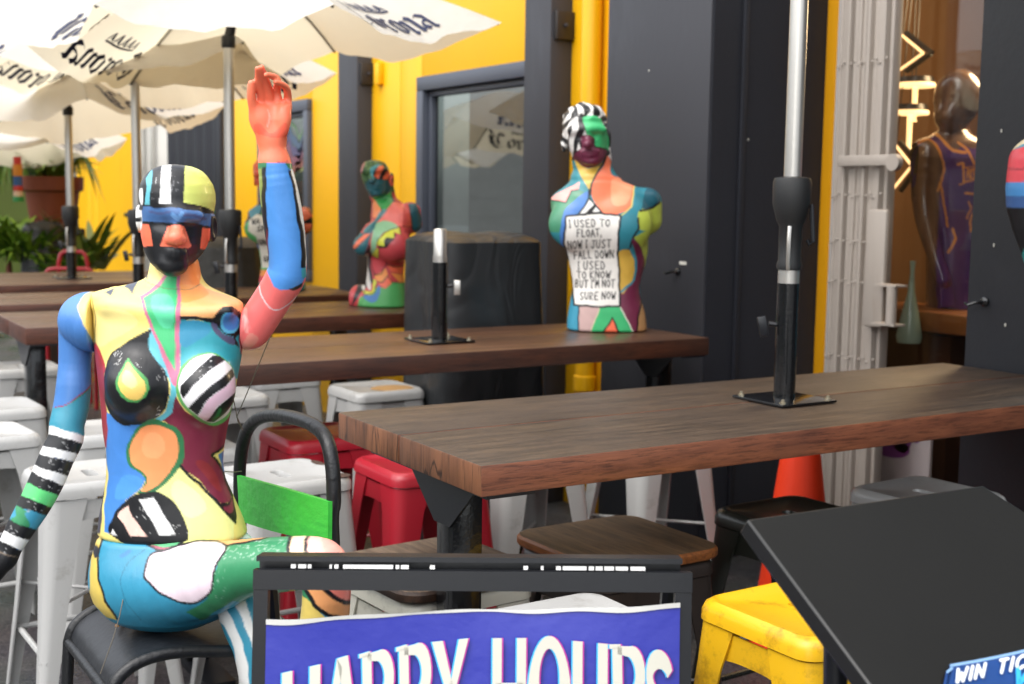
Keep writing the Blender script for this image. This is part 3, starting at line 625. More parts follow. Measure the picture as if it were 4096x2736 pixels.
def umbrella(label, base, zb, corners, apex, logos, seed, pole_top=None, crank=True, zc=1.52, mirror=(), flap=.04, sag=.12):
    rnd = random.Random(seed); t = thing('patio_umbrella', label, 'umbrella', (base[0], base[1], zb), group='white patio umbrellas clamped to the tables')
    O = Vector((base[0], base[1], zb)); C = [Vector(c)-O for c in corners]; A = Vector(apex)-O
    ph = [(rnd.uniform(0, 6.28), rnd.uniform(0, 6.28), rnd.uniform(.7, 1.3)) for _ in range(6)]
    def surf(k, s, q):
        e = C[k]*(1-q)+C[(k+1) % 6]*q; bell = 4*q*(1-q); a, b_, am = ph[k]
        p = A*(1-s)+e*s; p = p+(A-e)*(.045*bell*s*s)*Vector((1, 1, 0)).length/1.4142
        p.z += .09*math.sin(math.pi*min(1, s))*(1-.5*bell) - sag*bell*s*s
        wv = flap*am*s**4*min(1, bell*1.6)*(math.sin(2*math.pi*1.6*q+a)+.6*math.sin(2*math.pi*3.1*q+b_)+.3*math.sin(2*math.pi*6.3*q+a*2))
        p.z += wv; out = Vector((e.x-A.x, e.y-A.y, 0)); out.normalize(); p += out*wv*.6*math.cos(b_+q*5)
        return p
    b = MB()
    for k in range(6): b.grid([[surf(k, s, q) for q in np.linspace(0, 1, 25)] for s in np.linspace(.02, 1, 22)])
    cn = b.build('canopy', M_cloth, t)
    
    for k in range(6):
        if k in logos:
            W = .62; hgt = W/LOGOW; dm = MB()
            Lr = (C[(k+1) % 6]-C[k]).length
            def put(x, y, off):
                s = .93-(y*hgt)/1.12; xx = (x/LOGOW-.5)*W*(-1 if k in mirror else 1); q = .5+xx/(s*Lr)
                p = surf(k, s, q); n = (surf(k, s, q+.02)-surf(k, s, q-.02)).cross(surf(k, s-.02, q)-surf(k, s+.02, q)); n.normalize(); return p+n*off
            for off in ((.004,) if k in (3, 5) else (-.004,)):
                for qd in LOGO: dm.add([put(p[0], p[1], off) for p in qd], [(0, 1, 2, 3)])
            tag(dm.build('printed_logo', M_ink, cn), kind='stuff')
    rb = paint_mat('rib_steel', '#8d8a82', .4, metal=.4)
    for k in range(6):
        MB().tube([surf(k, s, 0)+Vector((0, 0, -.012)) for s in np.linspace(.03, .99, 8)], .007, 6).build('rib', rb, t)
    hub = Vector((0, 0, A.z-.06-.32))
    tilt = A+Vector((0, 0, -.06))
    pt = pole_top if pole_top else A.z-.35
    for k in range(6):
        e = surf(k, .5, 0); st = tilt*.72+Vector((0, 0, pt))*.28
        MB().tube([st, e+Vector((0, 0, -.014))], .005, 6).build('strut', rb, t)
    z1 = zc-zb
    MB().lathe([(.03, 0), (.03, z1-.285)], 20, (0, 0, 0)).build('lower_pole', M_blackgloss, t)
    MB().lathe([(.024, z1-.33), (.024, pt-.03)], 20).build('upper_pole', M_alu, t)
    MB().lathe([(.03, pt-.05), (.032, pt-.04), (.032, pt), (.02, pt+.01)], 16).build('tilt_joint', M_black, t)
    MB().tube([(0, 0, pt-.02), tuple(tilt*.5+Vector((0, 0, pt))*.5), tuple(tilt)], [.024, .022, .02], 12).build('top_pole', M_black, t)
    if crank:
        prof = [(.033, z1-.248), (.035, z1-.235), (.031, z1-.222), (.031, z1-.13), (.038, z1-.118), (.051, z1-.07), (.052, z1-.012), (.048, z1), (.024, z1+.004)]
        ck = MB().lathe(prof, 24).build('crank_housing', paint_mat('crank_plastic', '#1b1c1d', .5, bump=.03), t)
        MB().tube([(.026, -.028, z1-.13), (.03, -.033, z1-.16), (.03, -.033, z1-.23), (.026, -.028, z1-.245)], .006, 8).build('crank_lever', M_alu, ck)
        MB().tube([(.045, .03, z1-.07), (.052, .034, z1-.17), (.045, .03, z1-.18), (.04, .026, z1-.165)], .006, 8).build('crank_hook', M_black, ck)
        MB().lathe([(.0295, z1-.286), (.0295, z1-.249)], 20).build('collar_ring', M_alu, t)
    base_fix(t, z1)
    return t
def base_fix(t, z1, side=-1):
    rot = Matrix.Rotation(rad(3), 3, 'Z')
    MB().box((0, 0, .005), (.2, .2, .007), ch=.001, rot=None).build('base_plate', M_blackgloss, t)
    for sx in (-1, 1):
        for sy in (-1, 1):
            MB().lathe([(.009, .0085), (.009, .013), (.005, .013), (.005, .02), (.002, .021)], 8, (sx*.083, sy*.083, 0)).build('bolt', M_steel, t)
    a = Vector((.5215, .853, 0))*side
    MB().tube([tuple(a*.028+Vector((0, 0, .21))), tuple(a*.05+Vector((0, 0, .213)))], .007, 8).build('thumb_screw', M_black, t)
    q = Matrix.Rotation(math.atan2(a.y, a.x), 3, 'Z')
    MB().box(tuple(a*.066+Vector((0, 0, .205))), (.024, .012, .056), ch=.003, rot=q @ Matrix.Rotation(rad(-12*side if side < 0 else 0), 3, 'Y')).build('screw_wing', M_black if side < 0 else M_alu, t)
def crn(pts): return [tuple(on_d(x, y, d)) for x, y, d in pts]
P4 = on_z(1797, 918, 1.05)
def ring(cx, cy, z, R, a0=31): return [(cx+R*math.cos(rad(a0+60*k)), cy+R*math.sin(rad(a0+60*k)), z) for k in range(6)]
umbrella('silver pole and black crank umbrella on the nearest table, canopy above the photo', P4[:2], 1.05, ring(P4[0]-.02, P4[1], 2.80, 1.08), (P4[0], P4[1], 3.2), (0, 2, 3, 5), 1, pole_top=1.95, zc=1.66)
P1 = on_x(530, 690, -5.72)
umbrella('large front umbrella whose pole stands behind the raised forearm', P1[:2], 1.05,
         crn([(1150, 52, 5.8), (769, 117, 6.75), (297, 192, 6.75), (34, 85, 5.8), (215, 10, 4.85), (765, 10, 4.85)]), tuple(on_d(545, -40, 5.75)), (2, 3, 5), 2, pole_top=1.25, zc=1.52, flap=.012, sag=.11)
P2 = on_x(318, 640, -6.9)
umbrella('umbrella whose pole rises just left of the seated mannequins head', P2[:2], 1.05,
         crn([(772, 168, 7.2), (560, 225, 8.1), (150, 190, 8.1), (-130, 130, 7.2), (-10, 128, 6.2), (560, 95, 6.2)]), tuple(on_d(330, 60, 7.15)), (0, 2, 3, 5), 5, pole_top=1.18, zc=1.50, flap=.012)
P3 = on_x(165, 630, -8.3)
umbrella('umbrella on the farthest table with its pole before the clay pot', P3[:2], 1.05,
         crn([(520, 240, 8.5), (365, 285, 9.4), (-20, 300, 9.4), (-240, 240, 8.5), (-150, 245, 7.5), (200, 225, 7.5)]), tuple(on_d(150, 150, 8.4)), (0, 2, 3, 5), 9, pole_top=1.06, zc=1.50, mirror=(0,), flap=.014)
pz = on_d(-30, 560, 10.4)
umbrella('lowest and farthest white umbrella above the clay pot, pole outside the photo', pz[:2], 0.4,
         crn([(292, 318, 10.4), (215, 352, 11.3), (-110, 362, 11.3), (-320, 330, 10.4), (-200, 300, 9.3), (110, 325, 9.3)]), tuple(on_d(0, 255, 10.3)), (5,), 12, pole_top=1.7, zc=1.5, flap=.014)
# short capped pole on the second table
sp = on_z(1007, 782, 1.05); t = thing('umbrella_socket', 'short black pole socket with silver top on the second table', 'pole', (sp[0], sp[1], 1.05))
MB().lathe([(.031, 0), (.031, .30)], 20).build('lower_pole', M_blackgloss, t)
MB().lathe([(.025, .29), (.025, .42), (.022, .425)], 20).build('upper_pole', M_alu, t)
MB().lathe([(.027, .30), (.027, .325)], 20).build('collar_ring', M_alu, t)
base_fix(t, 0, 1)

# ------------------------------------------------------------------ draped covers, cone
def drape(label, c, dx, dy, z0, z1, mat, seed, name='draped_cover', cat='cover', pw=7.0, taper=.07, peak=0):
    """sheet thrown over a box: nearly flat top, soft hanging folds that widen towards the hem"""
    rnd = random.Random(seed); ph = [rnd.uniform(0, 6.28) for _ in range(10)]; P = []; H = z1-z0; ns, na, nt_ = 44, 120, 14
    def rr(a): return (abs(math.cos(a))**pw+abs(math.sin(a))**pw)**(-1/pw)
    for i in range(ns+nt_+1):
        row = []
        for k in range(na+1):
            a = 2*math.pi*k/na
            if i <= ns:
                s = i/ns; z = z0+(H-.03)*s; f = 1+taper*(1-s); low = (1-s)
                fold = (.016+.05*low)*math.sin(a*4+ph[0]+1.2*math.sin(a*3+ph[1])+1.0*s)*math.sin(a*2+ph[2])+.012*math.sin(a*9+ph[3]+s*6*math.sin(a+ph[4]))+.008*math.sin(s*17+a*5+ph[5])*math.sin(a*7+ph[6])
                f *= 1+fold
            else:
                q = (i-ns)/nt_; e = min(1, q*5); z = z1-.03+.03*math.sin(e*math.pi/2)+peak*q; f = (1-.06*(1-math.cos(e*math.pi/2)))*(1-q)*(1+.012*math.sin(a*9+ph[3]))/(1 if q else 1)
                z += .012*math.sin(a*2+ph[7])*e*(1-q)-.01*e*math.sin(q*5+ph[8])
            x, y = dx*rr(a)*f*math.cos(a), dy*rr(a)*f*math.sin(a); row.append((x, y, z))
        P.append(row)
    o = MB().grid(P).build(name, mat, None, (c[0], c[1], 0)); tag(o, label, cat); return o
drape('tall black plastic sheet cover standing between the two busts tables', (-4.99, 2.845), .215, .255, .02, 1.43, M_bag, 3)
drape('dark olive fabric cover behind the crank pole of the big umbrella', (-7.62, 2.63), .2, .2, .3, 1.30, M_olive, 6, pw=2.4, taper=.25, peak=.03)
cc = on_d(102, 585, 11.0); drape('crumpled black plastic bag among the plants at left', (cc[0], cc[1]), .12, .17, .5, float(on_d(105, 515, 11)[2]), M_bag, 8, 'plastic_bag', 'bag', pw=2.6, taper=.3, peak=.05)
cn = thing('traffic_cone', 'orange red traffic cone standing under the near table by the dark wall', 'cone', (-3.28, 3.22, 0))
M_cone = paint_mat('cone_plastic', '#e03814', .45, var=.08, bump=.04)
MB().lathe([(.19, .03), (.155, .045), (.05, .86), (.05, .90), (.03, .905)], 28).build('cone_body', M_cone, cn)
MB().box((0, 0, .018), (.44, .44, .036), ch=.01).build('cone_base', M_cone, cn)

# ------------------------------------------------------------------ black chair under the mannequin
ch = thing('metal_chair', 'black tubular chair with bright green backrest carrying the painted mannequin', 'chair', (-2.53, .78, 0))
CO = Vector((-2.53, .78, 0))
def Lc(p): return tuple(Vector(p)-CO)
M_chair = paint_mat('black_brushed_paint', '#17181a', .38, var=.25, bump=.25, scale=22)
hoop = [on_y(x, y, .985) for x, y in ((553, 1300), (551, 1180), (549, 1090), (556, 1020), (572, 978), (600, 956), (640, 952), (690, 962), (726, 980), (750, 1012), (762, 1070), (765, 1150), (763, 1260))]
xl, xr = hoop[0][0], hoop[-1][0]
pts = [(xl-.05, 1.08, 0), (xl-.02, 1.02, .35)]+[tuple(p) for p in hoop]+[(xr+.02, 1.02, .35), (xr+.05, 1.08, 0)]
def smooth3(P, n=4):
    P = [np.array(p, float) for p in P]; out = []
    for i in range(len(P)-1):
        p0, p1, p2, p3 = P[max(i-1, 0)], P[i], P[i+1], P[min(i+2, len(P)-1)]
        for k in range(n):
            t = k/n; out.append(.5*((2*p1)+(-p0+p2)*t+(2*p0-5*p1+4*p2-p3)*t*t+(-p0+3*p1-3*p2+p3)*t**3))
    out.append(P[-1]); return out
MB().tube([Lc(p) for p in smooth3(pts)], .0145, 14).build('back_hoop', M_chair, ch)
P = []
for q in np.linspace(0, 1, 21):
    xt, yt = 543+209*q, 1090+60*q+(-1)*math.sin(q*3.1); xb_, yb_ = 549+202*q, 1194+46*q+7*math.sin(q*3.1)
    bow = .968-.02*math.sin(math.pi*q); P.append([Lc(on_y(xt, yt, bow)), Lc(on_y((xt+xb_)/2, (yt+yb_)/2, bow)), Lc(on_y(xb_, yb_, bow))])
gb = MB().grid(P); Pb = [[(p[0], p[1]+.009, p[2]) for p in r] for r in P]; gb.grid([r[::-1] for r in Pb])
for i in (0, -1): gb.grid([P[i], Pb[i]])
for j in (0, -1): gb.grid([[r[j] for r in P], [r[j] for r in Pb]])
gb.build('backrest', paint_mat('fresh_green_brushwork', '#38b23c', .42, var=.16, bump=.35, scale=9, stretch=(1, 1, 1.8)), ch)
prof = [(.985, .695), (.92, .697), (.82, .705), (.72, .722), (.66, .724), (.615, .713), (.585, .69), (.573, .66)]
prof = [tuple(p) for p in smooth3([(0, a, b_) for a, b_ in prof], 4)]
x0, x1 = -2.705, -2.36
st = MB(); st.grid([[Lc((x, p[1], p[2]-.006*math.sin((x-x0)/(x1-x0)*math.pi))) for p in prof] for x in np.linspace(x0, x1, 9)])
st.grid([[Lc((x, p[1], p[2]-.004-.006*math.sin((x-x0)/(x1-x0)*math.pi))) for p in prof[::-1]] for x in np.linspace(x0, x1, 9)]); st.build('seat', paint_mat('seat_satin_black', '#202226', .42, var=.25, bump=.12, scale=20, dirt='#4a4d52', dirt_amt=.3, dscale=14), ch)
for x in (x0, x1): MB().tube([Lc((x, p[1], p[2]-.004)) for p in prof]+[Lc((x, .56, .45)), Lc((x, .52, 0))], .0125, 12).build('side_tube', M_chair, ch)
MB().tube([Lc((x0, .573, .655)), Lc((x1, .573, .655))], .011, 12).build('front_rail', M_chair, ch)
for z in (.28,): MB().tube([Lc((x0, .54, z)), Lc((x1, .54, z))], .009, 10).build('foot_rail', M_chair, ch)
for x in (x0, x1): MB().tube([Lc((x, .54, .33)), Lc((x, 1.02, .33))], .009, 10).build('foot_rail', M_chair, ch)

# ------------------------------------------------------------------ sandwich board with the blue poster
SA, SB = on_d(580, 1306, 1.95), on_d(1588, 1290, 1.95); SB[2] = SA[2]+.004
ds = Vector(SB-SA); SW = ds.length; ds.normalize(); nrm = Vector((ds.y, -ds.x, 0))
if nrm.dot(Vector((0, 0, 0))-Vector(SA)) < 0: nrm = -nrm
TL = rad(9); dt = (Vector((0, 0, -1))*math.cos(TL)+nrm*math.sin(TL)); pn = ds.cross(dt)
if pn.dot(nrm) < 0: pn = -pn
sg = thing('sandwich_board', 'black folding frame sign holding the blue poster that reads HAPPY HOURS', 'sign', tuple(Vector((SA[0], SA[1], 0))+ds*SW/2))
SO = Vector(sg.location)
def sp3(s, q, off=0): return tuple(Vector(SA)+ds*s+dt*q+pn*off-SO)
def spx(x, y):
    d = Vector(ray(x, y)); tt = (Vector(SA)-Vector(EYEV)).dot(pn)/d.dot(pn); p = Vector(EYEV)+d*tt-Vector(SA); return p.dot(ds), p.dot(dt)
def bar(parent, name, s0, s1, q0, q1, o0, o1, mat):
    vs = [sp3(s, q, o) for s in (s0, s1) for q in (q0, q1) for o in (o0, o1)]
    return MB().add(vs, [(0, 1, 3, 2), (4, 6, 7, 5), (0, 4, 5, 1), (2, 3, 7, 6), (0, 2, 6, 4), (1, 5, 7, 3)]).build(name, mat, parent)
LEN = 1.0
bar(sg, 'top_rail', 0, SW, 0, .030, -.022, 0, M_black)
bar(sg, 'side_rail', .001, .023, .0305, LEN, -.022, -.001, M_black); bar(sg, 'side_rail', SW-.026, SW-.001, .0305, LEN, -.022, -.001, M_black)
bar(sg, 'bottom_rail', .0235, SW-.0265, LEN-.03, LEN, -.022, -.001, M_black)
s0, q0 = spx(612, 1416); s1, q1 = spx(1558, 1389); qm = max(q0, q1)
P = []
for i in range(31):
    f = i/30; s = s0+(s1-s0)*f; qt = q0+(q1-q0)*f+.0022*math.sin(f*9+1)+.0012*math.sin(f*23)
    P.append([sp3(s, qt+(LEN-.05-qt)*g, .003+.004*max(0, 1-g*14)*math.sin(f*7)) for g in (0, .02, .04, .08, .2, .6, 1)])
po = MB().grid(P); po.build('poster', paint_mat('poster_blue', '#2f369e', .38, var=.1, bump=.25, scale=5, coat=.15, dirt='#4a50b8', dirt_amt=.3, dscale=4), sg)
pst = bpy.data.objects['poster']
P = []
for i in range(61):
    f = i/60; s = s0+(s1-s0)*f; qt = q0+(q1-q0)*f+.0022*math.sin(f*9+1)+.0012*math.sin(f*23)
    P.append([sp3(s, qt-.0005, .006+.004*math.sin(f*7)), sp3(s, qt+.0055+.0022*math.sin(f*6+2)+.001*math.sin(f*31), .0055+.004*math.sin(f*7)*.8)])
MB().grid(P).build('torn_margin', paint_mat('paper_white', '#cfcfca', .6), pst)
for z_, o0, o1 in ((-.018, -.075, -.024),): bar(sg, 'hinge_cap', .0, SW-.012, z_, z_+.008, o0, o1, M_black)
bar(sg, 'rear_rail', .0, SW-.012, -.009, .02, -.075, -.05, M_black)
for s in (.0, SW-.035):
    a, b_ = Vector(sp3(s, 0, -.062)), Vector(sp3(s, 0, -.062)); e = Vector((0, 0, -SA[2]))-nrm*.42
    MB().tube([tuple(a+ds*.01), tuple(a+ds*.01+e)], .013, 8).build('rear_leg', M_black, sg)
M_glint = paint_mat('painted_glint', '#f2f2f0', .15, metal=.2, bump=0)  # near-white for thin bars that imitate wet glints along the top rail
for a_, b_ in ((.085, .1), (.11, .13), (.135, .14), (.19, .2), (.205, .218), (.225, .33), (.338, .345), (.35, .37), (.415, .42), (.52, .53), (.545, .552), (.575, .585), (.40*SW/.66, .405), ):
    pass
for x0_, x1_ in ((665, 676), (682, 700), (704, 712), (754, 759), (765, 774), (785, 900), (906, 914), (918, 936), (985, 996), (1200, 1210), (1240, 1246), (1275, 1286), (1290, 1345), (1350, 1362), (1366, 1382), (1386, 1408), (1412, 1440), (1446, 1480)):
    sa, _ = spx(x0_, 1300); sb, _ = spx(x1_, 1300); bar(sg, 'wet_glint', sa, sb, -.0075, -.002, -.012, -.006, M_glint)
# poster lettering: strokes set out on the poster sheet
def strip(pts, wd):
    """ribbon of varying width along a polyline"""
    pts = [np.array(p, float) for p in pts]; ws = wd if isinstance(wd, (list, tuple)) else [wd]*len(pts); L = []; R = []
    for i, p in enumerate(pts):
        t = pts[min(i+1, len(pts)-1)]-pts[max(i-1, 0)]; t /= np.hypot(*t)+1e-9; n = np.array([-t[1], t[0]]); L.append(p+n*ws[i]/2); R.append(p-n*ws[i]/2)
    return [(L[i], L[i+1], R[i+1], R[i]) for i in range(len(pts)-1)]
def arcp(cx, cy, rx, ry, a0, a1, n=14): return [(cx+rx*math.cos(rad(a)), cy+ry*math.sin(rad(a))) for a in np.linspace(a0, a1, n)]
def letter(ch):    # unit box: x 0..1, y 0 (top) .. 1 (bottom)
    T = .24
    if ch == 'H': return strip([(.14, 0), (.14, 1)], .27)+strip([(.86, 0), (.86, 1)], .27)+strip([(.1, .5), (.9, .5)], .10)
    if ch == 'A': return [((.36, .0), (.68, -.02), (1.02, 1), (.74, 1)), ((.36, 0), (.52, .12), (.26, 1), (0, 1))]+strip([(.2, .68), (.8, .68)], .09)
    if ch == 'P': return strip([(.2, .02), (.26, 1)], .27)+strip([(-.02, .02), (.3, 0)], .05)+strip([(.22, .045)]+arcp(.55, .30, .32, .255, -90, 90)+[(.24, .555)], [.09]+[.12+.16*math.sin(q) for q in np.linspace(0, math.pi, 14)]+[.09])
    if ch == 'Y': return [((0, 0), (.30, 0), (.60, .5), (.42, .56)), ((.74, 0), (1, 0), (.62, .56), (.5, .48))]+strip([(.52, .46), (.52, 1)], .27)
    if ch == 'O': return strip(arcp(.5, .5, .37, .46, 0, 360, 40), [.27-.14*abs(math.sin(q)) for q in np.linspace(0, 2*math.pi, 40)])
    if ch == 'U': return strip([(.15, 0), (.15, .6)]+arcp(.5, .62, .35, .32, 180, 0, 12)[1:-1]+[(.85, .6), (.85, 0)], .27)
    if ch == 'R': return letter('P')+[((.42, .52), (.66, .52), (1, 1), (.74, 1))]
    if ch == 'S': return strip(arcp(.52, .27, .34, .22, -15, -270, 16)+arcp(.48, .71, .36, .24, -90, 165, 18)[1:], [.12+.12*abs(math.sin(q)) for q in np.linspace(.6, 5.6, 33)])
    return []
def word(letters, yb, sheet, mats, off=.0):
    for mt, dx, lift, nm in mats:
        b = MB()
        for ch, xa, ya, xb_, yb2 in letters:
            for qd in letter(ch):
                # split each quad lengthwise so that it follows the poster
                V = []
                for (u, v) in qd:
                    x = xa+(xb_-xa)*u+dx; yt = ya+(yb2-ya)*u; y = yt+(yb-yt)*v; s, q = spx(x, y); V.append(sp3(s, q, .009+lift))
                b.add(V, [(0, 1, 2, 3)])
        b.build(nm, mt, sheet)
HH = [('H', 650, 1540, 738, 1520), ('A', 748, 1512, 825, 1500), ('P', 828, 1499, 905, 1488), ('P', 912, 1484, 990, 1474), ('Y', 992, 1471, 1075, 1463), ('H', 1130, 1463, 1207, 1463), ('O', 1212, 1462, 1308, 1466), ('U', 1312, 1470, 1394, 1478), ('R', 1398, 1480, 1478, 1492), ('S', 1476, 1496, 1545, 1512)]
word(HH, 1690, pst, [(paint_mat('print_magenta', '#c03aa0', .35, bump=0), 3.5, 0, 'lettering_shadow'), (paint_mat('print_cyan', '#3fb4e8', .35, bump=0), -3.5, .0006, 'lettering_shadow'), (paint_mat('print_cream', '#cfcdc0', .35, bump=0), 0, .0012, 'lettering')])

# ------------------------------------------------------------------ slanted black menu board
BL, BT = on_d(1712, 1190, 1.7), on_d(2253, 1112, 1.95); BL = Vector(BL); BT = Vector(BT)
PH = rad(34); e1 = Vector((math.cos(PH), 0, -math.sin(PH))); e2 = (BT-BL).normalized(); bn = e1.cross(e2).normalized()
if bn.z < 0: bn = -bn
def bpx(x, y):
    d = Vector(ray(x, y)); return Vector(EYEV)+d*((BL-Vector(EYEV)).dot(bn)/d.dot(bn))
mbd = thing('menu_board', 'slanted black menu board with a torn ticket poster at its foot', 'board', (BL.x+.3, BL.y+.3, 0)); BO = Vector(mbd.location)
BLb = BL+e1*.72; BTb = BT+(bpx(2347, 1172)-BT).normalized()*.80
top = [BL, BT, BTb, BLb]; thk = .026
b = MB(); V = [tuple(p-BO) for p in top]+[tuple(p-bn*thk-BO) for p in top]
b.add(V, [(0, 1, 2, 3), (7, 6, 5, 4), (0, 3, 7, 4), (1, 5, 6, 2), (0, 4, 5, 1), (3, 2, 6, 7)])
bo = b.build('board_panel', paint_mat('satin_black_board', '#191918', .3, var=.15, bump=.015, scale=20, dirt='#2c2c30', dirt_amt=.12, dscale=25), mbd)
bv = bo.modifiers.new('edge', 'BEVEL'); bv.width = .003; bv.segments = 2
for p in (BL+e1*.1+e2*.1, BT+e1*.12-e2*.1):
    q = p-bn*thk; MB().tube([tuple(q-BO), (q.x-BO.x+.05, q.y-BO.y, 0)], .016, 10).build('stand_leg', M_black, mbd)
def bp(x, y, off=.004): return tuple(bpx(x, y)+bn*off-BO)
rimx = [(2165, 1543), (2180, 1532), (2172, 1528), (2230, 1518), (2280, 1508), (2330, 1497), (2400, 1478), (2520, 1450)]
b = MB(); n = len(rimx); b.add([bp(*p) for p in rimx]+[bp(p[0]+(-40 if i < 2 else 20), p[1]+190) for i, p in enumerate(rimx)], [(i, i+1, n+i+1, n+i) for i in range(n-1)])
tp = b.build('ticket_poster', paint_mat('ticket_blue', '#1c3f78', .35, var=.5, bump=.03, scale=40, coat=.2), mbd)
b = MB(); b.add([bp(p[0], p[1], .0045) for p in rimx]+[bp(p[0]+1, p[1]+6, .0045) for p in rimx], [(i, i+1, n+i+1, n+i) for i in range(n-1)]); b.build('torn_margin', paint_mat('ticket_pale', '#7fa4cc', .5), tp)
SF = {'W': [[(0, 0), (.2, 1), (.5, .35), (.8, 1), (1, 0)]], 'I': [[(.5, 0), (.5, 1)]], 'N': [[(0, 1), (0, 0), (1, 1), (1, 0)]], 'T': [[(0, 0), (1, 0)], [(.5, 0), (.5, 1)]], 'C': [[(1, .15), (.6, 0), (.1, .2), (0, .5), (.1, .8), (.6, 1), (1, .85)]],
      'K': [[(0, 0), (0, 1)], [(1, 0), (.05, .55), (1, 1)]], 'E': [[(1, 0), (0, 0), (0, 1), (1, 1)], [(0, .5), (.85, .5)]], 'S': [[(1, .1), (.5, 0), (.05, .2), (.5, .5), (.95, .8), (.5, 1), (0, .88)]]}
def bword(txt, x, y, w_, h_, gap, slope, mat, sw):
    b = MB()
    for ch_ in txt:
        ww = w_*(.35 if ch_ == 'I' else (1.25 if ch_ == 'W' else 1))
        if ch_ != ' ':
            for stv in SF[ch_]:
                pts = [(x+u*ww-(v-.5)*.22*h_, y+v*h_+u*ww*slope) for u, v in stv]
                for pa_, pb_ in zip(pts[:-1], pts[1:]):
                    for qd in strip([pa_, pb_], sw): b.add([bp(p[0], p[1], .0075) for p in qd], [(0, 1, 2, 3)])
                for p in pts: b.add([bp(p[0]+sw/2*math.cos(k*.785), p[1]+sw/2*math.sin(k*.785), .0076) for k in range(8)], [tuple(range(8))])
        x += ww+gap; y += (ww+gap)*slope
    b.build('lettering', mat, tp)
bword('WIN TICKETS', 2186, 1543, 17, 30, 9, -.22, paint_mat('ticket_ink_white', '#e6ecf0', .4, bump=0), 7)
bword('W', 2322, 1540, 40, 40, 9, -.22, paint_mat('ticket_ink_blue', '#3aa6e6', .4, bump=0), 11)
# ------------------------------------------------------------------ sculpted figures: distance fields turned into meshes
ZK = {'S': (0, 0, 1, 1), 'A': (114.6, 601.7, .2558, .2558), 'B': (200.6, 974.2, .2558, .2558), 'C': (0, 1045.2, .3332, .3332), 'D': (586.8, 1045.2, .3332, .3332),
      'H': (286.5, 343.8, .1973, .1973), 'Q': (515.8, 114.6, .2011, .2011), 'R': (515.8, 372.5, .2924, .2924), 'L': (0, 945.5, .2558, .2558),
      'M': (1232.0, 217.8, .3582, .3582), 'F': (779.4, 343.8, .2413, .2413)}
def K(key, x, y): a = ZK[key]; return a[0]+a[2]*x, a[1]+a[3]*y
UAX = np.array([-RM[2][1], RM[2][0], 0.0]); UAX = -UAX/np.linalg.norm(UAX); UAX = UAX if UAX.dot(RM[0]) > 0 else -UAX
VAX = np.array([-RM[2][0], -RM[2][1], 0.0]); VAX /= np.linalg.norm(VAX)
FRZ = math.atan2(UAX[1], UAX[0])
class Fig:
    """local frame: x to the right, y away from the viewer, z up; origin on the floor below the figure"""
    def __init__(s, org, zmid, cpx):
        s.O = np.array([org[0], org[1], 0.0]); s.d0 = float(RM[2] @ (np.array([org[0], org[1], zmid])-EYEV)); s.k = FPX/KS/s.d0   # px per metre
        r = ray(*cpx); s.dir = np.array([r @ UAX, -(r @ VAX), r[2]]); s.dir /= s.dir[1]
    def J(s, key, x, y, v=0.0):
        X, Y = K(key, x, y); d = ray(X, Y); t = (v-(EYEV-s.O) @ VAX)/(d @ VAX); p = EYEV+d*t-s.O
        return np.array([p @ UAX, -v, p[2]])
    def px(s, n): return n/s.k
    def flat(s, key, pts): return np.array([s.J(key, *p)[[0, 2]] for p in pts])
    def proj(s, V): return np.stack([V[:, 0]-V[:, 1]*s.dir[0], V[:, 2]-V[:, 1]*s.dir[2]], 1)
def smin(a, b, k):
    h = np.clip(.5+.5*(b-a)/k, 0, 1); return b+(a-b)*h-k*h*(1-h)
def smax(a, b, k): return -smin(-a, -b, k)
def rc(P, a, b, ra, rb):
    a = np.asarray(a); b = np.asarray(b); ab = b-a; t = np.clip(((P-a) @ ab)/(ab @ ab+1e-12), 0, 1)
    return np.linalg.norm(P-a-t[:, None]*ab, axis=1)-(ra+(rb-ra)*t)
def chain(P, pts, k=.012):
    """tapered limb: the joints are joined by a smooth curve, so no swelling at the joints"""
    Q = [np.append(np.asarray(p, float), r) for p, r in pts]
    if len(Q) > 2: Q = crs(Q, False, 3)
    d = None
    for a, b in zip(Q[:-1], Q[1:]):
        e = rc(P, a[:3], b[:3], a[3], b[3]); d = e if d is None else np.minimum(d, e)
    return d
def ell(P, c, r, R=None):
    q = P-np.asarray(c)
    if R is not None: q = q @ R
    r = np.asarray(r); k0 = np.linalg.norm(q/r, axis=1); k1 = np.linalg.norm(q/(r*r), axis=1)+1e-9
    return k0*(k0-1)/k1
def loft(P, rows, pw=2.2, z0=None, z1=None):
    """rows: (z, xl, xr, front, back, yc) sorted by z; superellipse slices"""
    rows = sorted(rows); Z = np.array([r[0] for r in rows]); zf = np.linspace(Z[0], Z[-1], 400)
    def sm(i):
        y = np.interp(zf, Z, [r[i] for r in rows]); kk = np.ones(11)/11; return np.convolve(np.pad(y, 5, 'edge'), kk, 'valid')
    T = [sm(i) for i in range(1, 6)]; z = np.clip(P[:, 2], Z[0], Z[-1])
    xl, xr, f, b, yc = [np.interp(z, zf, t) for t in T]
    a = (xr-xl)/2; du = np.abs((P[:, 0]-(xl+xr)/2)/a); dy = P[:, 1]-yc; bb = np.where(dy < 0, f, b); dv = np.abs(dy/bb)
    r = (du**pw+dv**pw)**(1/pw); d = (r-1)*np.minimum(a, bb)
    lo = Z[0] if z0 is None else z0; hi = Z[-1] if z1 is None else z1
    return smax(d, np.maximum(lo-P[:, 2], P[:, 2]-hi), .012)
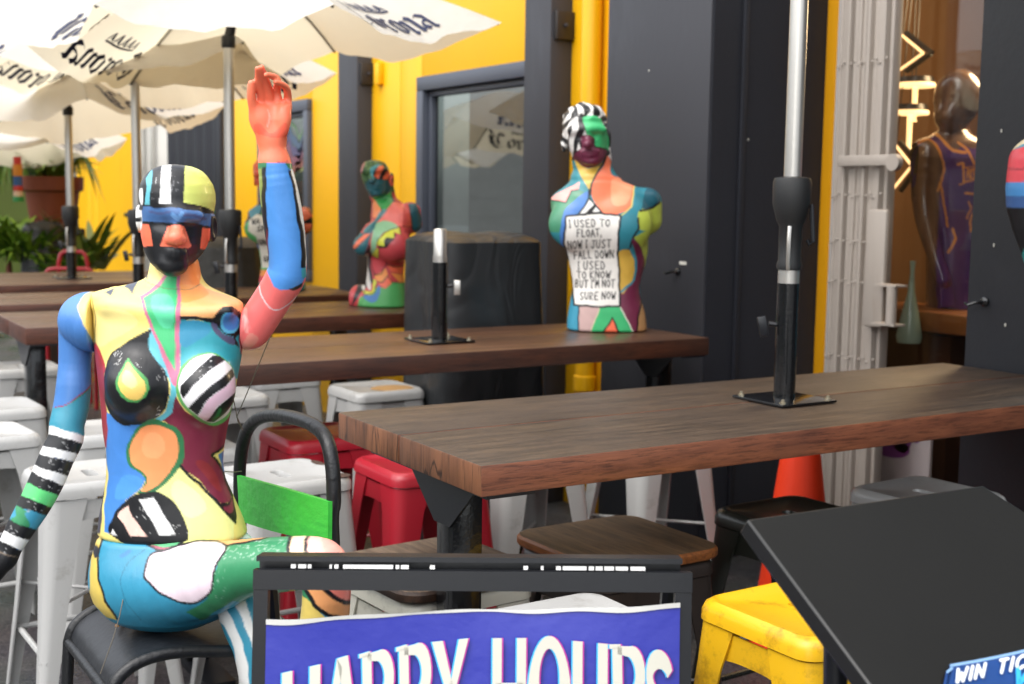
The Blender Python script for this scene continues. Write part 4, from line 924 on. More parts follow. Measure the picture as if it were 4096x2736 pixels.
def mesh_sdf(f, lo, hi, h):
    c = 4; n = [int(math.ceil((hi[i]-lo[i])/(h*c)))+1 for i in range(3)]
    ax = [lo[i]+h*c*(np.arange(n[i])+.5)-h*.5 for i in range(3)]
    G = np.stack(np.meshgrid(*ax, indexing='ij'), -1).reshape(-1, 3)
    fc = f(G).reshape(n); near = np.abs(fc) < h*c*1.9
    N = [q*c for q in n]
    F = np.repeat(np.repeat(np.repeat(fc, c, 0), c, 1), c, 2).astype(np.float64)
    mk = np.repeat(np.repeat(np.repeat(near, c, 0), c, 1), c, 2); idx = np.argwhere(mk)
    F[mk] = f(idx*h+np.asarray(lo))
    S = F < 0
    cnt = np.zeros([q-1 for q in N], np.int8); sl = lambda i, q: slice(i, q-1+i)
    for i in (0, 1):
        for j in (0, 1):
            for k in (0, 1): cnt += S[sl(i, N[0]), sl(j, N[1]), sl(k, N[2])]
    act = (cnt > 0) & (cnt < 8); A = np.argwhere(act); vid = -np.ones(act.shape, np.int64); vid[act] = np.arange(len(A))
    acc = np.zeros((len(A), 3)); num = np.zeros(len(A))
    cor = [(i, j, k) for i in (0, 1) for j in (0, 1) for k in (0, 1)]
    for p in cor:
        for d in range(3):
            if p[d]: continue
            q = list(p); q[d] = 1
            a = F[A[:, 0]+p[0], A[:, 1]+p[1], A[:, 2]+p[2]]; b = F[A[:, 0]+q[0], A[:, 1]+q[1], A[:, 2]+q[2]]
            m = (a < 0) != (b < 0); t = np.where(m, a/np.where(m, a-b, 1), 0)
            e = np.tile(np.array(p, float), (len(A), 1)); e[:, d] += t; acc[m] += e[m]; num[m] += 1
    V = (A+acc/np.maximum(num, 1)[:, None])*h+np.asarray(lo)
    Q = []
    for d in range(3):
        s0 = [slice(1, N[i]-1) for i in range(3)]; s1 = list(s0); s0[d] = slice(0, N[d]-1); s1[d] = slice(1, N[d])
        a, b = S[tuple(s0)], S[tuple(s1)]; X = np.argwhere(a != b); off = np.ones(3, int); off[d] = 0; X = X+off
        o1, o2 = [(1, 2), (2, 0), (0, 1)][d]; e1 = np.zeros(3, int); e1[o1] = 1; e2 = np.zeros(3, int); e2[o2] = 1
        g = lambda Y: vid[Y[:, 0], Y[:, 1], Y[:, 2]]
        q = np.stack([g(X-e1-e2), g(X-e2), g(X), g(X-e1)], 1); ins = S[X[:, 0], X[:, 1], X[:, 2]]
        # inside at the upper end -> flip
        low = X.copy(); inside_low = S[tuple(low.T)]
        q[~inside_low] = q[~inside_low][:, ::-1]; Q.append(q)
    Q = np.concatenate(Q); Q = Q[(Q >= 0).all(1)]
    eps = h*.5; g = np.stack([f(V+np.eye(3)[i]*eps)-f(V-np.eye(3)[i]*eps) for i in range(3)], 1); g /= np.linalg.norm(g, axis=1)[:, None]+1e-9
    V = V-g*np.clip(f(V), -h*.6, h*.6)[:, None]
    return V, Q, g
def raw_mesh(name, V, Q, colours, mat):
    me = bpy.data.meshes.new(name); me.vertices.add(len(V)); me.vertices.foreach_set('co', V.astype(np.float32).ravel())
    me.loops.add(len(Q)*4); me.loops.foreach_set('vertex_index', Q.astype(np.int32).ravel())
    me.polygons.add(len(Q)); me.polygons.foreach_set('loop_start', np.arange(0, len(Q)*4, 4, dtype=np.int32))
    try: me.polygons.foreach_set('loop_total', np.full(len(Q), 4, np.int32))
    except Exception: pass
    me.update(calc_edges=True); me.validate()
    me.polygons.foreach_set('use_smooth', np.ones(len(Q), bool))
    at = me.color_attributes.new('Col', 'FLOAT_COLOR', 'POINT'); c4 = np.ones((len(V), 4), np.float32); c4[:, :3] = colours
    at.data.foreach_set('color', c4.ravel()); me.materials.append(mat); me.update(); return me
# --- paint
def inpoly(P, poly):
    x, y = P[:, 0], P[:, 1]; r = np.zeros(len(P), bool); n = len(poly)
    lo, hi = poly.min(0), poly.max(0); m = (x >= lo[0]) & (x <= hi[0]) & (y >= lo[1]) & (y <= hi[1])
    if not m.any(): return r
    xs, ys = x[m], y[m]; ins = np.zeros(len(xs), bool)
    for i in range(n):
        a, b = poly[i], poly[i-1]
        if a[1] == b[1]: continue
        c = ((a[1] > ys) != (b[1] > ys)) & (xs < (b[0]-a[0])*(ys-a[1])/(b[1]-a[1])+a[0]); ins ^= c
    r[m] = ins; return r
def dline(P, pts):
    d = np.full(len(P), 9.0); lo, hi = pts.min(0)-.05, pts.max(0)+.05
    m = ((P >= lo) & (P <= hi)).all(1); Pm = P[m]; dm = np.full(len(Pm), 9.0)
    for a, b in zip(pts[:-1], pts[1:]):
        ab = b-a; t = np.clip(((Pm-a) @ ab)/(ab @ ab+1e-12), 0, 1); dm = np.minimum(dm, np.linalg.norm(Pm-a-t[:, None]*ab, axis=1))
    d[m] = dm; return d
def crs(pts, closed=True, n=6):
    P = [np.array(p, float) for p in pts]; m = len(P); out = []
    for i in range(m if closed else m-1):
        g = (lambda j: P[j % m]) if closed else (lambda j: P[min(max(j, 0), m-1)])
        p0, p1, p2, p3 = g(i-1), g(i), g(i+1), g(i+2)
        for k in range(n):
            t = k/n; out.append(.5*((2*p1)+(-p0+p2)*t+(2*p0-5*p1+4*p2-p3)*t*t+(-p0+3*p1-3*p2+p3)*t**3))
    if not closed: out.append(P[-1])
    return out
def scratch(key, x0, y0, x1, y1, n, L, ang, seed, col='#e6e6e4', wd=2.2):
    r = random.Random(seed); o = []
    for _ in range(n):
        x, y = r.uniform(x0, x1), r.uniform(y0, y1); a = rad(ang+r.uniform(-25, 25)); l = L*r.uniform(.3, 1); o.append(('L', key, [(x, y), (x+l*math.cos(a), y+l*math.sin(a))], wd*r.uniform(.6, 1.2), col))
    return o
def do_paint(fig, V, N, layers, default, back=None, wig=1.0, jit=0.0):
    P = fig.proj(V)+jit; P = P+wig*.0011*np.stack([np.sin(V[:, 2]*61+V[:, 0]*23)+.6*np.sin(V[:, 2]*143), np.sin(V[:, 0]*67+V[:, 2]*31)+.6*np.sin(V[:, 0]*151)], 1)
    C = np.tile(np.array(lin(default)), (len(V), 1))
    for L in layers:
        if L[0] in ('P', 'p'):
            pts = L[2] if L[0] == 'p' else crs(L[2])
            C[inpoly(P, fig.flat(L[1], pts))] = lin(L[3])
        elif L[0] in ('L', 'l', 'O'):
            pts = crs(L[2], L[0] == 'O', 5) if L[0] != 'l' else L[2]
            if L[0] == 'O': pts = list(pts)+[pts[0]]
            C[dline(P, fig.flat(L[1], pts)) < fig.px(L[3]*ZK[L[1]][2])/2] = lin(L[4])
        elif L[0] == 'E':
            _, key, cx, cy, rx, ry, col = L; C[inpoly(P, fig.flat(key, [(cx+rx*math.cos(q), cy+ry*math.sin(q)) for q in np.linspace(0, 6.283, 40)]))] = lin(col)
        elif L[0] == 'F': C = L[1](V, P, C)
    if back is not None:
        vd = np.array([fig.dir[0], 1, fig.dir[2]]); vd /= np.linalg.norm(vd); m = N @ vd > .4
        pal = np.array([lin(c) for c in back]); cell = (np.floor(V[:, 2]*9+2*np.sin(V[:, 0]*17))+np.floor(V[:, 0]*8+1.5*np.sin(V[:, 2]*13))*3).astype(int) % len(pal); C[m] = pal[cell[m]]
    return C*.97
def sculpt(fig, name, f, lo, hi, h, layers, default, mat, parent, back=None, wig=1.0, cpx=None):
    if cpx: r_ = ray(*cpx); fig.dir = np.array([r_ @ UAX, -(r_ @ VAX), r_[2]]); fig.dir /= fig.dir[1]
    V, Q, G = mesh_sdf(f, lo, hi, h); J_ = [np.array(q)*h*.5 for q in ((-.5, -.2), (.2, -.5), (.5, .2), (-.2, .5))]
    C = sum(do_paint(fig, V, G, layers, default, back, wig, q) for q in J_)/4
    o = bpy.data.objects.new(name, raw_mesh(name, V, Q, C, mat)); COL.objects.link(o); o.parent = parent; return o
M_fig = figure_mat('glossy_figure_paint')
BACKP = ('#2f7fd0', '#f2d46a', '#16171c', '#1fa3b0', '#7e1838', '#ff9a52', '#38c47a')

# ================================================================== seated mannequin
HF = Fig((-2.524, .700), 1.2, (400, 900)); J = HF.J; px = HF.px
hero = thing('painted_mannequin', 'colourful painted mannequin sitting cross legged with one arm raised', 'mannequin', tuple(HF.O), FRZ)
def row(key, y, xl, xr, f, b, yc=0.0): a = J(key, xl, y); c = J(key, xr, y); return ((a[2]+c[2])/2, a[0], c[0], f, b, yc)
# head
def f_head(P):
    R = [(165, 545, 610, .02, .02), (175, 470, 720, .04, .045), (200, 395, 800, .058, .065), (250, 312, 885, .072, .083), (300, 262, 930, .079, .092), (400, 207, 995, .087, .1), (500, 193, 1022, .09, .104), (600, 193, 1026, .091, .104), (700, 202, 1010, .09, .1), (800, 207, 1000, .087, .094), (900, 208, 990, .086, .085), (1000, 217, 978, .086, .072), (1100, 240, 948, .085, .058), (1200, 278, 902, .083, .044), (1300, 352, 822, .079, .03), (1380, 455, 725, .07, .012), (1412, 545, 650, .058, .0)]
    rows = []
    for y, xl, xr, f, b in R:
        yc = 0.0 if y < 1150 else -(y-1150)/262*.035; rows.append(row('H', y, xl, xr, f+yc*1.0 if False else f-max(0, -yc)*.55, max(.008, b-max(0, -yc)*.2), yc*.8))
    d = loft(P, rows, 2.15)
    for x in (415, 800): d = smax(d, -ell(P, J('H', x, 800 if x < 600 else 822, .098), (.024, .016, .013)), .02)
    d = smin(d, chain(P, [(J('H', 618, 830, .076), .009), (J('H', 605, 950, .090), .011), (J('H', 592, 1020, .1), .0145)], .01), .014)
    for x in (545, 650): d = smin(d, ell(P, J('H', x, 1040, .088), (.0105, .011, .008)), .01)
    d = smin(d, chain(P, [(J('H', 470, 1185, .072), .004), (J('H', 575, 1168, .083), .0075), (J('H', 680, 1190, .073), .004)], .006), .008)
    d = smin(d, chain(P, [(J('H', 490, 1215, .071), .005), (J('H', 575, 1222, .081), .0085), (J('H', 660, 1215, .072), .005)], .006), .008)
    d = smin(d, ell(P, J('H', 580, 1350, .066), (.024, .016, .018)), .02)
    d = smin(d, chain(P, [(J('H', 380, 745, .07), .008), (J('H', 560, 740, .084), .009), (J('H', 700, 750, .083), .009), (J('H', 860, 770, .065), .008)], .01), .02)
    for x, y, sx in ((170, 795, -1), (1012, 905, 1)):
        c = J('H', x, y, -.008); e = ell(P, c, (.010, .018, .028)); e = smax(e, -ell(P, c+np.array([sx*.008, -.006, 0]), (.006, .01, .017)), .006); d = smin(d, e, .008)
    return d
W_, BK = '#f2f2f0', '#131418'
Lh = [('p', 'H', [(245, 340), (322, 235), (330, 275), (312, 400), (300, 500), (295, 640), (240, 640), (258, 480)], '#58b8c8'),
      ('P', 'H', [(172, 470), (205, 450), (222, 520), (222, 600), (210, 660), (180, 590)], '#dfe0de'),
      ('p', 'H', [(443, 140), (541, 140), (537, 300), (525, 400), (528, 500), (535, 635), (468, 630), (398, 628), (412, 520), (415, 400), (430, 280)], W_),
      ('p', 'H', [(706, 150), (880, 180), (1060, 380), (1070, 720), (1005, 697), (940, 668), (850, 650), (672, 620), (680, 500), (690, 380), (696, 300)], '#e4ee72'),
      ('p', 'H', [(150, 652), (285, 658), (350, 680), (470, 676), (620, 680), (720, 708), (850, 712), (925, 738), (1070, 735), (1070, 880), (985, 885), (920, 880), (850, 862), (720, 845), (640, 835), (580, 850), (530, 842), (440, 830), (290, 840), (205, 832)], '#3d6ca6'),
      ('L', 'H', [(300, 720), (420, 735), (520, 725)], 30, '#4a5e90'), ('L', 'H', [(690, 760), (800, 770), (930, 800)], 40, '#45507e'), ('L', 'H', [(560, 760), (620, 800), (660, 740)], 46, '#5a92cc'),
      ('p', 'H', [(150, 858), (288, 872), (300, 930), (330, 1110), (225, 1117), (150, 1000)], '#fa6838'),
      ('p', 'H', [(500, 885), (590, 866), (640, 865), (690, 892), (730, 1000), (775, 1135), (600, 1118), (412, 1108), (450, 1000)], '#fb7046'),
      ('p', 'H', [(897, 908), (1010, 912), (1000, 1000), (945, 1160), (865, 1150), (885, 1030)], '#fa6030'),
      ('P', 'H', [(700, 1165), (830, 1100), (820, 1210), (770, 1330), (690, 1385)], '#3c0f1c'),
      ('E', 'H', 165, 790, 48, 150, '#e9e9e6'), ('p', 'H', [(100, 790), (207, 785), (207, 836), (100, 832)], BK), ('P', 'H', [(160, 690), (215, 640), (215, 700)], '#3a3c42'),
      ('p', 'H', [(1003, 760), (1100, 760), (1100, 1060), (990, 1060), (990, 900)], '#1a1b20')]
Lh += scratch('H', 540, 310, 615, 490, 12, 34, 100, 3, '#a8a8ac', 3)+scratch('H', 300, 480, 340, 560, 4, 26, 60, 4, '#a8a8ac', 3)+[('l', 'H', [(366, 335), (354, 400)], 5, '#d8d8d8')]
lo, hi = J('H', 60, 1450)-[0, .15, .01], J('H', 1120, 140)+[0, .15, .02]
sculpt(HF, 'head', f_head, lo, hi, .0026, Lh, BK, M_fig, hero, ('#16171c', '#e4ee72', '#3d6ca6'), .7, (405, 510))
# torso
TROWS = [(590, 345, 448, .042, .045, .012), (612, 341, 452, .044, .047, .012), (634, 337, 456, .047, .05, .012), (645, 322, 462, .05, .056, .012), (655, 286, 470, .055, .065, .01), (662, 250, 484, .060, .071, .008), (668, 215, 500, .062, .075, .008), (676, 205, 520, .065, .08, .006), (688, 205, 552, .068, .085, .005), (702, 208, 557, .071, .09, 0), (715, 216, 557, .074, .092, 0), (760, 219, 557, .08, .097, 0), (790, 219, 555, .083, .098, 0), (830, 224, 549, .084, .096, 0), (870, 229, 541, .083, .092, 0), (910, 233, 535, .08, .088, 0), (950, 236, 526, .076, .084, 0), (985, 239, 518, .074, .08, 0), (1030, 246, 511, .072, .077, 0), (1065, 248, 509, .072, .077, 0), (1100, 246, 515, .074, .08, 0), (1140, 239, 533, .078, .087, 0), (1180, 231, 551, .083, .094, 0), (1210, 228, 562, .086, .098, 0), (1240, 226, 570, .086, .1, 0)]
def f_torso(P):
    d = loft(P, [row('S', *r) for r in TROWS], 2.25, J('S', 400, 1228)[2])
    d = smin(d, ell(P, J('A', 790, 1110, .068), (px(70), .058, px(72))), .03)
    d = smin(d, ell(P, J('A', 1395, 1135, .068), (px(64), .056, px(70))), .03)
    d = smin(d, chain(P, [(J('S', 250, 700, .052), .008), (J('S', 385, 718, .066), .008)], .01), .03); d = smin(d, chain(P, [(J('S', 520, 712, .052), .008), (J('S', 410, 718, .066), .008)], .01), .03)
    return d
GRN = '#2a7a48'
Lt = [('p', 'A', [(1165, -100), (1345, -100), (1340, 170), (1400, 230), (1780, 360), (1780, 520), (1480, 520), (1165, 512)], '#fbb268'), ('P', 'A', [(1165, -80), (1345, -80), (1345, 190), (1300, 300), (1165, 330)], '#f88a20'), ('P', 'A', [(1165, 230), (1330, 210), (1420, 270), (1340, 340), (1165, 380)], '#f99c40'),
      ('P', 'A', [(870, -80), (1080, -80), (1080, 100), (900, 230), (860, 140)], '#ecd880'), ('P', 'A', [(400, 480), (620, 430), (800, 560), (620, 680), (450, 760)], '#f3e08a'),
      ('p', 'A', [(665, 225), (720, 160), (800, 140), (775, 220), (745, 308), (735, 308), (710, 260)], '#4a5262'), ('p', 'A', [(495, 272), (585, 235), (575, 285), (560, 315), (545, 312), (525, 290)], '#4a5262'), ('p', 'A', [(835, 110), (874, 20), (872, 155)], '#2c3038'),
      ('p', 'A', [(1160, 540), (1420, 545), (1500, 520), (1790, 520), (1790, 1040), (1640, 1040), (1560, 890), (1420, 830), (1250, 900), (1160, 980)], '#1d9fae'), ('P', 'A', [(1165, 560), (1400, 560), (1420, 650), (1250, 760), (1165, 740)], '#2292b8'),
      ('P', 'A', [(880, 640), (930, 620), (1010, 800), (1110, 1040), (1132, 1200), (1122, 1280), (1085, 1350), (1010, 1405), (940, 1405), (1040, 1300), (1085, 1100), (1000, 960), (890, 840), (870, 730)], '#5abfd0'),
      ('p', 'A', [(1125, 1205), (1200, 1330), (1320, 1420), (1480, 1450), (1690, 1380), (1690, 1640), (1000, 1640), (1060, 1420), (1010, 1405), (1085, 1350)], '#7c1838'),
      ('p', 'B', [(800, -90), (1290, -90), (1250, 190), (1110, 260), (1195, 380), (1275, 560), (1292, 640), (1275, 690), (1180, 685), (1000, 480), (830, 350), (870, 200)], '#7c1838'), ('P', 'B', [(960, 330), (1080, 340), (1200, 560), (1150, 560)], '#8e1c26'),
      ('p', 'A', [(490, 1300), (560, 1370), (640, 1430), (760, 1450), (760, 1650), (470, 1650)], '#2f80d2'),
      ('p', 'B', [(150, -110), (600, -110), (420, 100), (370, 230), (400, 350), (480, 400), (530, 460), (490, 540), (440, 590), (350, 650), (270, 760), (215, 920), (212, 950), (160, 935), (165, 700), (190, 450), (170, 200)], '#2f80d2'), ('P', 'B', [(330, 440), (500, 460), (460, 560), (330, 640), (250, 620)], '#3a92e0'),
      ('p', 'A', [(400, 725), (440, 760), (480, 860), (500, 960), (502, 1150), (522, 1310), (518, 1650), (420, 1650), (380, 800)], '#9c2530'), ('L', 'A', [(410, 735), (455, 800), (485, 880), (500, 980)], 26, '#b4182a'),
      ('p', 'B', [(60, 400), (165, 430), (150, 700), (120, 960), (60, 960)], '#4a4856'),
      ('P', 'A', [(910, 628), (885, 720), (890, 800), (960, 900), (1030, 980), (1070, 1080), (1065, 1200), (1030, 1300), (950, 1390), (860, 1440), (720, 1455), (620, 1420), (545, 1340), (510, 1220), (500, 1080), (510, 960), (560, 850), (640, 760), (760, 690)], BK),
      ('p', 'A', [(720, 862), (745, 905), (790, 955), (850, 1010), (895, 1065), (900, 1130), (868, 1200), (800, 1245), (720, 1255), (650, 1210), (612, 1140), (610, 1070), (640, 1000), (680, 930)], '#4ca452'),
      ('p', 'A', [(718, 900), (760, 960), (815, 1015), (868, 1078), (868, 1150), (830, 1210), (770, 1235), (700, 1222), (650, 1170), (632, 1100), (645, 1045), (690, 955)], '#f4cc5c'), ('P', 'A', [(690, 980), (760, 1000), (800, 1080), (740, 1130), (670, 1080)], '#f6dc90'),
      ('P', 'A', [(1160, 950), (1250, 870), (1420, 818), (1540, 862), (1625, 950), (1655, 1100), (1645, 1250), (1600, 1385), (1500, 1448), (1400, 1442), (1300, 1402), (1200, 1305), (1135, 1190), (1130, 1090)], '#60b258'),
      ('P', 'A', [(1185, 960), (1270, 885), (1425, 832), (1550, 880), (1632, 975), (1646, 1100), (1638, 1240), (1590, 1355), (1480, 1420), (1400, 1418), (1310, 1372), (1222, 1290), (1162, 1180), (1155, 1080)], '#f1eef0'),
      ('p', 'A', [(1168, 1110), (1300, 965), (1455, 842), (1520, 852), (1560, 882), (1400, 990), (1280, 1110), (1192, 1218), (1165, 1170)], BK), ('p', 'A', [(1235, 1305), (1340, 1180), (1500, 1060), (1615, 945), (1642, 1010), (1560, 1110), (1400, 1230), (1305, 1365)], BK),
      ('p', 'A', [(1310, 1370), (1400, 1240), (1560, 1110), (1648, 1015), (1648, 1165), (1480, 1300), (1400, 1410)], '#eec6da'), ('p', 'A', [(1385, 1410), (1480, 1310), (1646, 1165), (1642, 1260), (1560, 1345), (1460, 1420)], BK), ('L', 'A', [(1450, 1400), (1480, 1370), (1510, 1320)], 26, '#1c6a38'),
      ('p', 'A', [(1085, 60), (1168, 60), (1162, 540), (1158, 940), (1135, 1120), (1108, 1115), (1040, 950), (920, 640), (850, 450), (803, 325), (880, 270), (965, 200)], '#d2688c'),
      ('p', 'A', [(1090, 75), (1140, 75), (1136, 280), (1126, 440), (1120, 700), (1115, 985), (1000, 760), (930, 600), (836, 335), (900, 295), (990, 230)], '#36c276'), ('P', 'A', [(900, 340), (1040, 300), (1110, 420), (1090, 600), (980, 560)], '#4fd49a'),
      ('p', 'A', [(1160, 508), (1450, 512), (1480, 470), (1540, 420), (1620, 410), (1700, 450), (1732, 540), (1700, 640), (1655, 680), (1700, 760), (1650, 735), (1635, 665), (1560, 650), (1490, 590), (1460, 555), (1340, 540), (1160, 540)], BK),
      ('E', 'A', 1600, 555, 90, 88, '#4cb2da'), ('E', 'A', 1606, 543, 75, 72, '#3a80d0'), ('P', 'A', [(1422, 555), (1470, 560), (1500, 605), (1560, 655), (1632, 670), (1650, 735), (1580, 725), (1500, 670), (1450, 610)], '#565274'),
      ('p', 'A', [(1690, 690), (1722, 560), (1790, 560), (1790, 820), (1715, 810)], '#ee7070'),
      ('P', 'B', [(590, -60), (700, -35), (800, 20), (860, 110), (866, 200), (842, 320), (790, 410), (740, 470), (640, 560), (560, 582), (455, 582), (500, 540), (525, 460), (480, 405), (400, 360), (360, 280), (357, 190), (400, 90), (470, 10)], GRN),
      ('P', 'B', [(590, -5), (680, 0), (770, 50), (815, 150), (800, 270), (760, 370), (710, 440), (620, 530), (488, 570), (535, 500), (540, 440), (500, 390), (430, 350), (392, 280), (385, 200), (420, 110), (500, 20)], '#fc964e'), ('P', 'B', [(520, 90), (640, 70), (700, 180), (620, 290), (500, 240)], '#fda764'),
      ('p', 'B', [(822, 370), (930, 470), (1040, 580), (1180, 700), (1300, 830), (1300, 1100), (890, 1100), (900, 925), (840, 850), (760, 690), (620, 570), (740, 480)], '#ecec94'), ('P', 'B', [(800, 480), (960, 560), (1060, 720), (900, 800), (760, 620)], '#f0efb0'),
      ('l', 'B', [(830, 350), (880, 405), (930, 455), (1000, 505), (1060, 570), (1130, 640), (1190, 710), (1260, 800), (1315, 860)], 26, BK), ('P', 'B', [(1190, 690), (1265, 690), (1300, 640), (1320, 700), (1330, 800), (1310, 860), (1250, 790)], '#241418'), ('P', 'B', [(1215, 725), (1270, 715), (1300, 660), (1312, 740), (1280, 778), (1240, 762)], '#7c1838'),
      ('L', 'B', [(1225, 190), (1170, 230), (1108, 265), (1150, 310), (1190, 380), (1250, 520), (1300, 640)], 22, BK), ('p', 'B', [(1165, 265), (1215, 235), (1260, 240), (1260, 440), (1210, 420), (1190, 330)], '#3a80c4'),
      ('P', 'B', [(620, 570), (730, 630), (820, 740), (870, 850), (905, 940), (890, 1010), (860, 1090), (560, 1090), (212, 950), (260, 770), (350, 655), (480, 585)], BK),
      ('p', 'B', [(455, 640), (590, 620), (680, 760), (790, 935), (655, 950), (560, 790)], W_), ('p', 'B', [(285, 790), (310, 740), (372, 698), (420, 800), (545, 958), (400, 960), (340, 850)], '#f2c6b6'), ('p', 'B', [(218, 948), (240, 905), (275, 958)], W_),
      ('L', 'A', [(800, 100), (850, 165), (930, 215), (1040, 250), (1160, 265), (1260, 250), (1350, 195)], 5, '#7a6a50')]
Lt += [('l', 'A', [(372, 285), (400, 400), (412, 520), (412, 740)], 7, '#4a4030'), ('l', 'A', [(1742, 375), (1735, 560), (1715, 815)], 7, '#3a2a26')]
Lt += scratch('A', 590, 820, 690, 930, 16, 40, -50, 11)+scratch('A', 750, 860, 840, 970, 5, 60, 50, 12)+scratch('A', 960, 920, 1050, 1060, 8, 40, 60, 13)+scratch('A', 930, 1300, 1010, 1390, 7, 50, -35, 14)+scratch('A', 1310, 900, 1430, 1060, 8, 50, -38, 15)
Lt += scratch('B', 440, 640, 640, 940, 14, 60, 58, 16)+scratch('B', 650, 920, 890, 945, 8, 50, -5, 17)+scratch('B', 750, 860, 800, 910, 8, 22, 0, 18)
lo, hi = J('S', 190, 1260)-[0, .17, .02], J('S', 600, 560)+[0, .17, 0]
sculpt(HF, 'torso', f_torso, lo, hi, .003, Lt, '#f2de76', M_fig, hero, BACKP, 1, (390, 920))
# hips with the upper, crossing leg
LEG1 = [(J('S', 318, 1330, .02), .088), (J('S', 390, 1338, .055), .081), (J('S', 475, 1327, .10), .071), (J('S', 560, 1303, .145), .0555), (J('S', 640, 1294, .185), .0515), (J('S', 720, 1290, .215), .0485), (J('S', 746, 1308, .225), .0455), (J('S', 747, 1390, .215), .0445), (J('S', 735, 1480, .18), .046), (J('S', 722, 1600, .14), .038), (J('S', 712, 1760, .11), .028), (J('S', 708, 1840, .1), .027), (J('S', 735, 1900, .2), .02)]
def f_hips(P):
    rows = [row('S', *r) for r in [(1226, 227, 566, .086, .1, 0), (1250, 224, 575, .088, .104, 0), (1290, 220, 582, .09, .11, 0), (1330, 221, 580, .09, .112, 0), (1370, 234, 560, .086, .105, 0), (1405, 268, 520, .075, .09, 0), (1428, 310, 470, .05, .07, 0), (1438, 350, 430, .03, .05, 0)]]
    d = loft(P, rows, 2.3, None, J('S', 400, 1227)[2]); d = smin(d, chain(P, LEG1, .03), .035); return d
TEAL = '#1c8db0'
Ll = [('p', 'B', [(860, 915), (1270, 845), (1310, 870), (1165, 900), (1110, 1040), (1000, 1100), (850, 1100)], '#e6e88e'),
      ('P', 'B', [(440, 985), (640, 985), (900, 940), (900, 1010), (860, 1090), (700, 1110), (580, 1095), (490, 1040)], BK), ('p', 'B', [(485, 1000), (640, 985), (858, 955), (862, 1020), (830, 1085), (700, 1105), (600, 1090), (530, 1045)], '#55b278'),
      ('l', 'B', [(150, 925), (230, 960), (400, 985), (640, 965), (820, 945), (905, 930)], 15, BK), ('l', 'B', [(905, 925), (1080, 890), (1250, 840)], 5, '#8a7a50'),
      ('P', 'B', [(560, 1085), (700, 1105), (880, 1085), (760, 1110), (680, 1135), (630, 1120)], '#a83a5c'), ('L', 'B', [(560, 1085), (640, 1130), (700, 1130)], 22, BK),
      ('p', 'C', [(1540, 620), (1600, 600), (1780, 585), (1780, 1020), (1600, 985), (1500, 1060), (1400, 1120), (1310, 1060), (1440, 980), (1500, 800)], '#2b8858'),
      ('p', 'D', [(-120, 610), (0, 600), (230, 550), (195, 620), (195, 740), (260, 860), (305, 930), (345, 1020), (250, 990), (100, 950), (-120, 1100)], '#2b8858'),
      ('p', 'C', [(1450, 590), (1480, 480), (1780, 480), (1780, 590), (1640, 615), (1570, 634)], '#eeaa62'), ('p', 'D', [(-120, 440), (240, 440), (235, 545), (100, 578), (-120, 612)], '#eeaa62'),
      ('l', 'C', [(1500, 590), (1570, 635), (1660, 615), (1790, 590)], 14, BK), ('l', 'D', [(-100, 612), (0, 594), (120, 570)], 10, BK),
      ('P', 'C', [(1030, 770), (1060, 690), (1150, 655), (1300, 610), (1480, 590), (1562, 645), (1505, 740), (1482, 860), (1450, 950), (1350, 1002), (1250, 988), (1150, 950), (1070, 880), (1025, 830)], '#ead6e0'), ('P', 'C', [(1100, 700), (1300, 640), (1460, 630), (1440, 760), (1250, 800), (1110, 790)], '#f8f2f4'),
      ('O', 'C', [(1030, 770), (1060, 690), (1150, 655), (1300, 610), (1480, 590), (1562, 645), (1505, 740), (1482, 860), (1450, 950), (1350, 1002), (1250, 988), (1150, 950), (1070, 880), (1025, 830)], 15, BK),
      ('p', 'D', [(225, 440), (355, 440), (345, 535), (295, 640), (320, 750), (380, 900), (300, 935), (215, 750), (190, 640), (215, 535)], '#f4d4aa'), ('p', 'D', [(350, 440), (700, 440), (700, 600), (700, 1000), (540, 1003), (440, 930), (380, 860), (315, 740), (297, 640)], '#f4b0a2'), ('P', 'D', [(420, 860), (700, 780), (700, 1000), (540, 1000)], '#f07a66'), ('P', 'D', [(400, 600), (480, 590), (540, 680), (440, 720)], '#f2a090'),
      ('l', 'D', [(265, 470), (235, 535), (205, 590), (190, 650), (205, 750), (255, 860)], 22, BK), ('l', 'D', [(372, 470), (342, 540), (302, 600), (293, 660), (316, 745), (370, 850)], 22, BK),
      ('p', 'D', [(280, 900), (400, 900), (470, 980), (560, 1005), (700, 1000), (700, 1095), (500, 1085), (380, 1030)], '#f0a058'), ('l', 'D', [(400, 890), (470, 965), (540, 995), (700, 990)], 30, BK),
      ('p', 'D', [(200, 900), (290, 960), (420, 1080), (700, 1090), (700, 1500), (150, 1500)], '#e8cc5c'), ('l', 'D', [(290, 900), (350, 1010), (450, 1075), (540, 1095), (700, 1080)], 26, BK),
      ('p', 'C', [(640, 400), (705, 480), (712, 700), (705, 800), (750, 980), (840, 1120), (760, 1100), (640, 1000)], '#dcc050'), ('l', 'C', [(690, 480), (716, 580), (702, 720), (712, 850), (760, 990), (840, 1110)], 15, BK), ('P', 'C', [(655, 610), (705, 640), (700, 700), (670, 690)], '#2a2a34'),
      ('L', 'C', [(1030, 640), (930, 720), (885, 790), (870, 880), (900, 1000), (1000, 1120)], 5, '#146a86'), ('P', 'C', [(850, 690), (900, 650), (930, 655), (880, 700)], '#2a7cb0')]
Ll += scratch('C', 1530, 630, 1760, 720, 34, 26, 165, 21, '#c4dccc', 2.4)+scratch('C', 1480, 760, 1560, 960, 16, 24, 120, 22, '#8fc0a4', 2.2)+scratch('D', -40, 590, 190, 720, 38, 28, 165, 23, '#c8dfd0', 2.4)
lo, hi = J('S', 190, 1960)-[0, .30, 0], J('S', 640, 1215)+[.22, .17, .09]
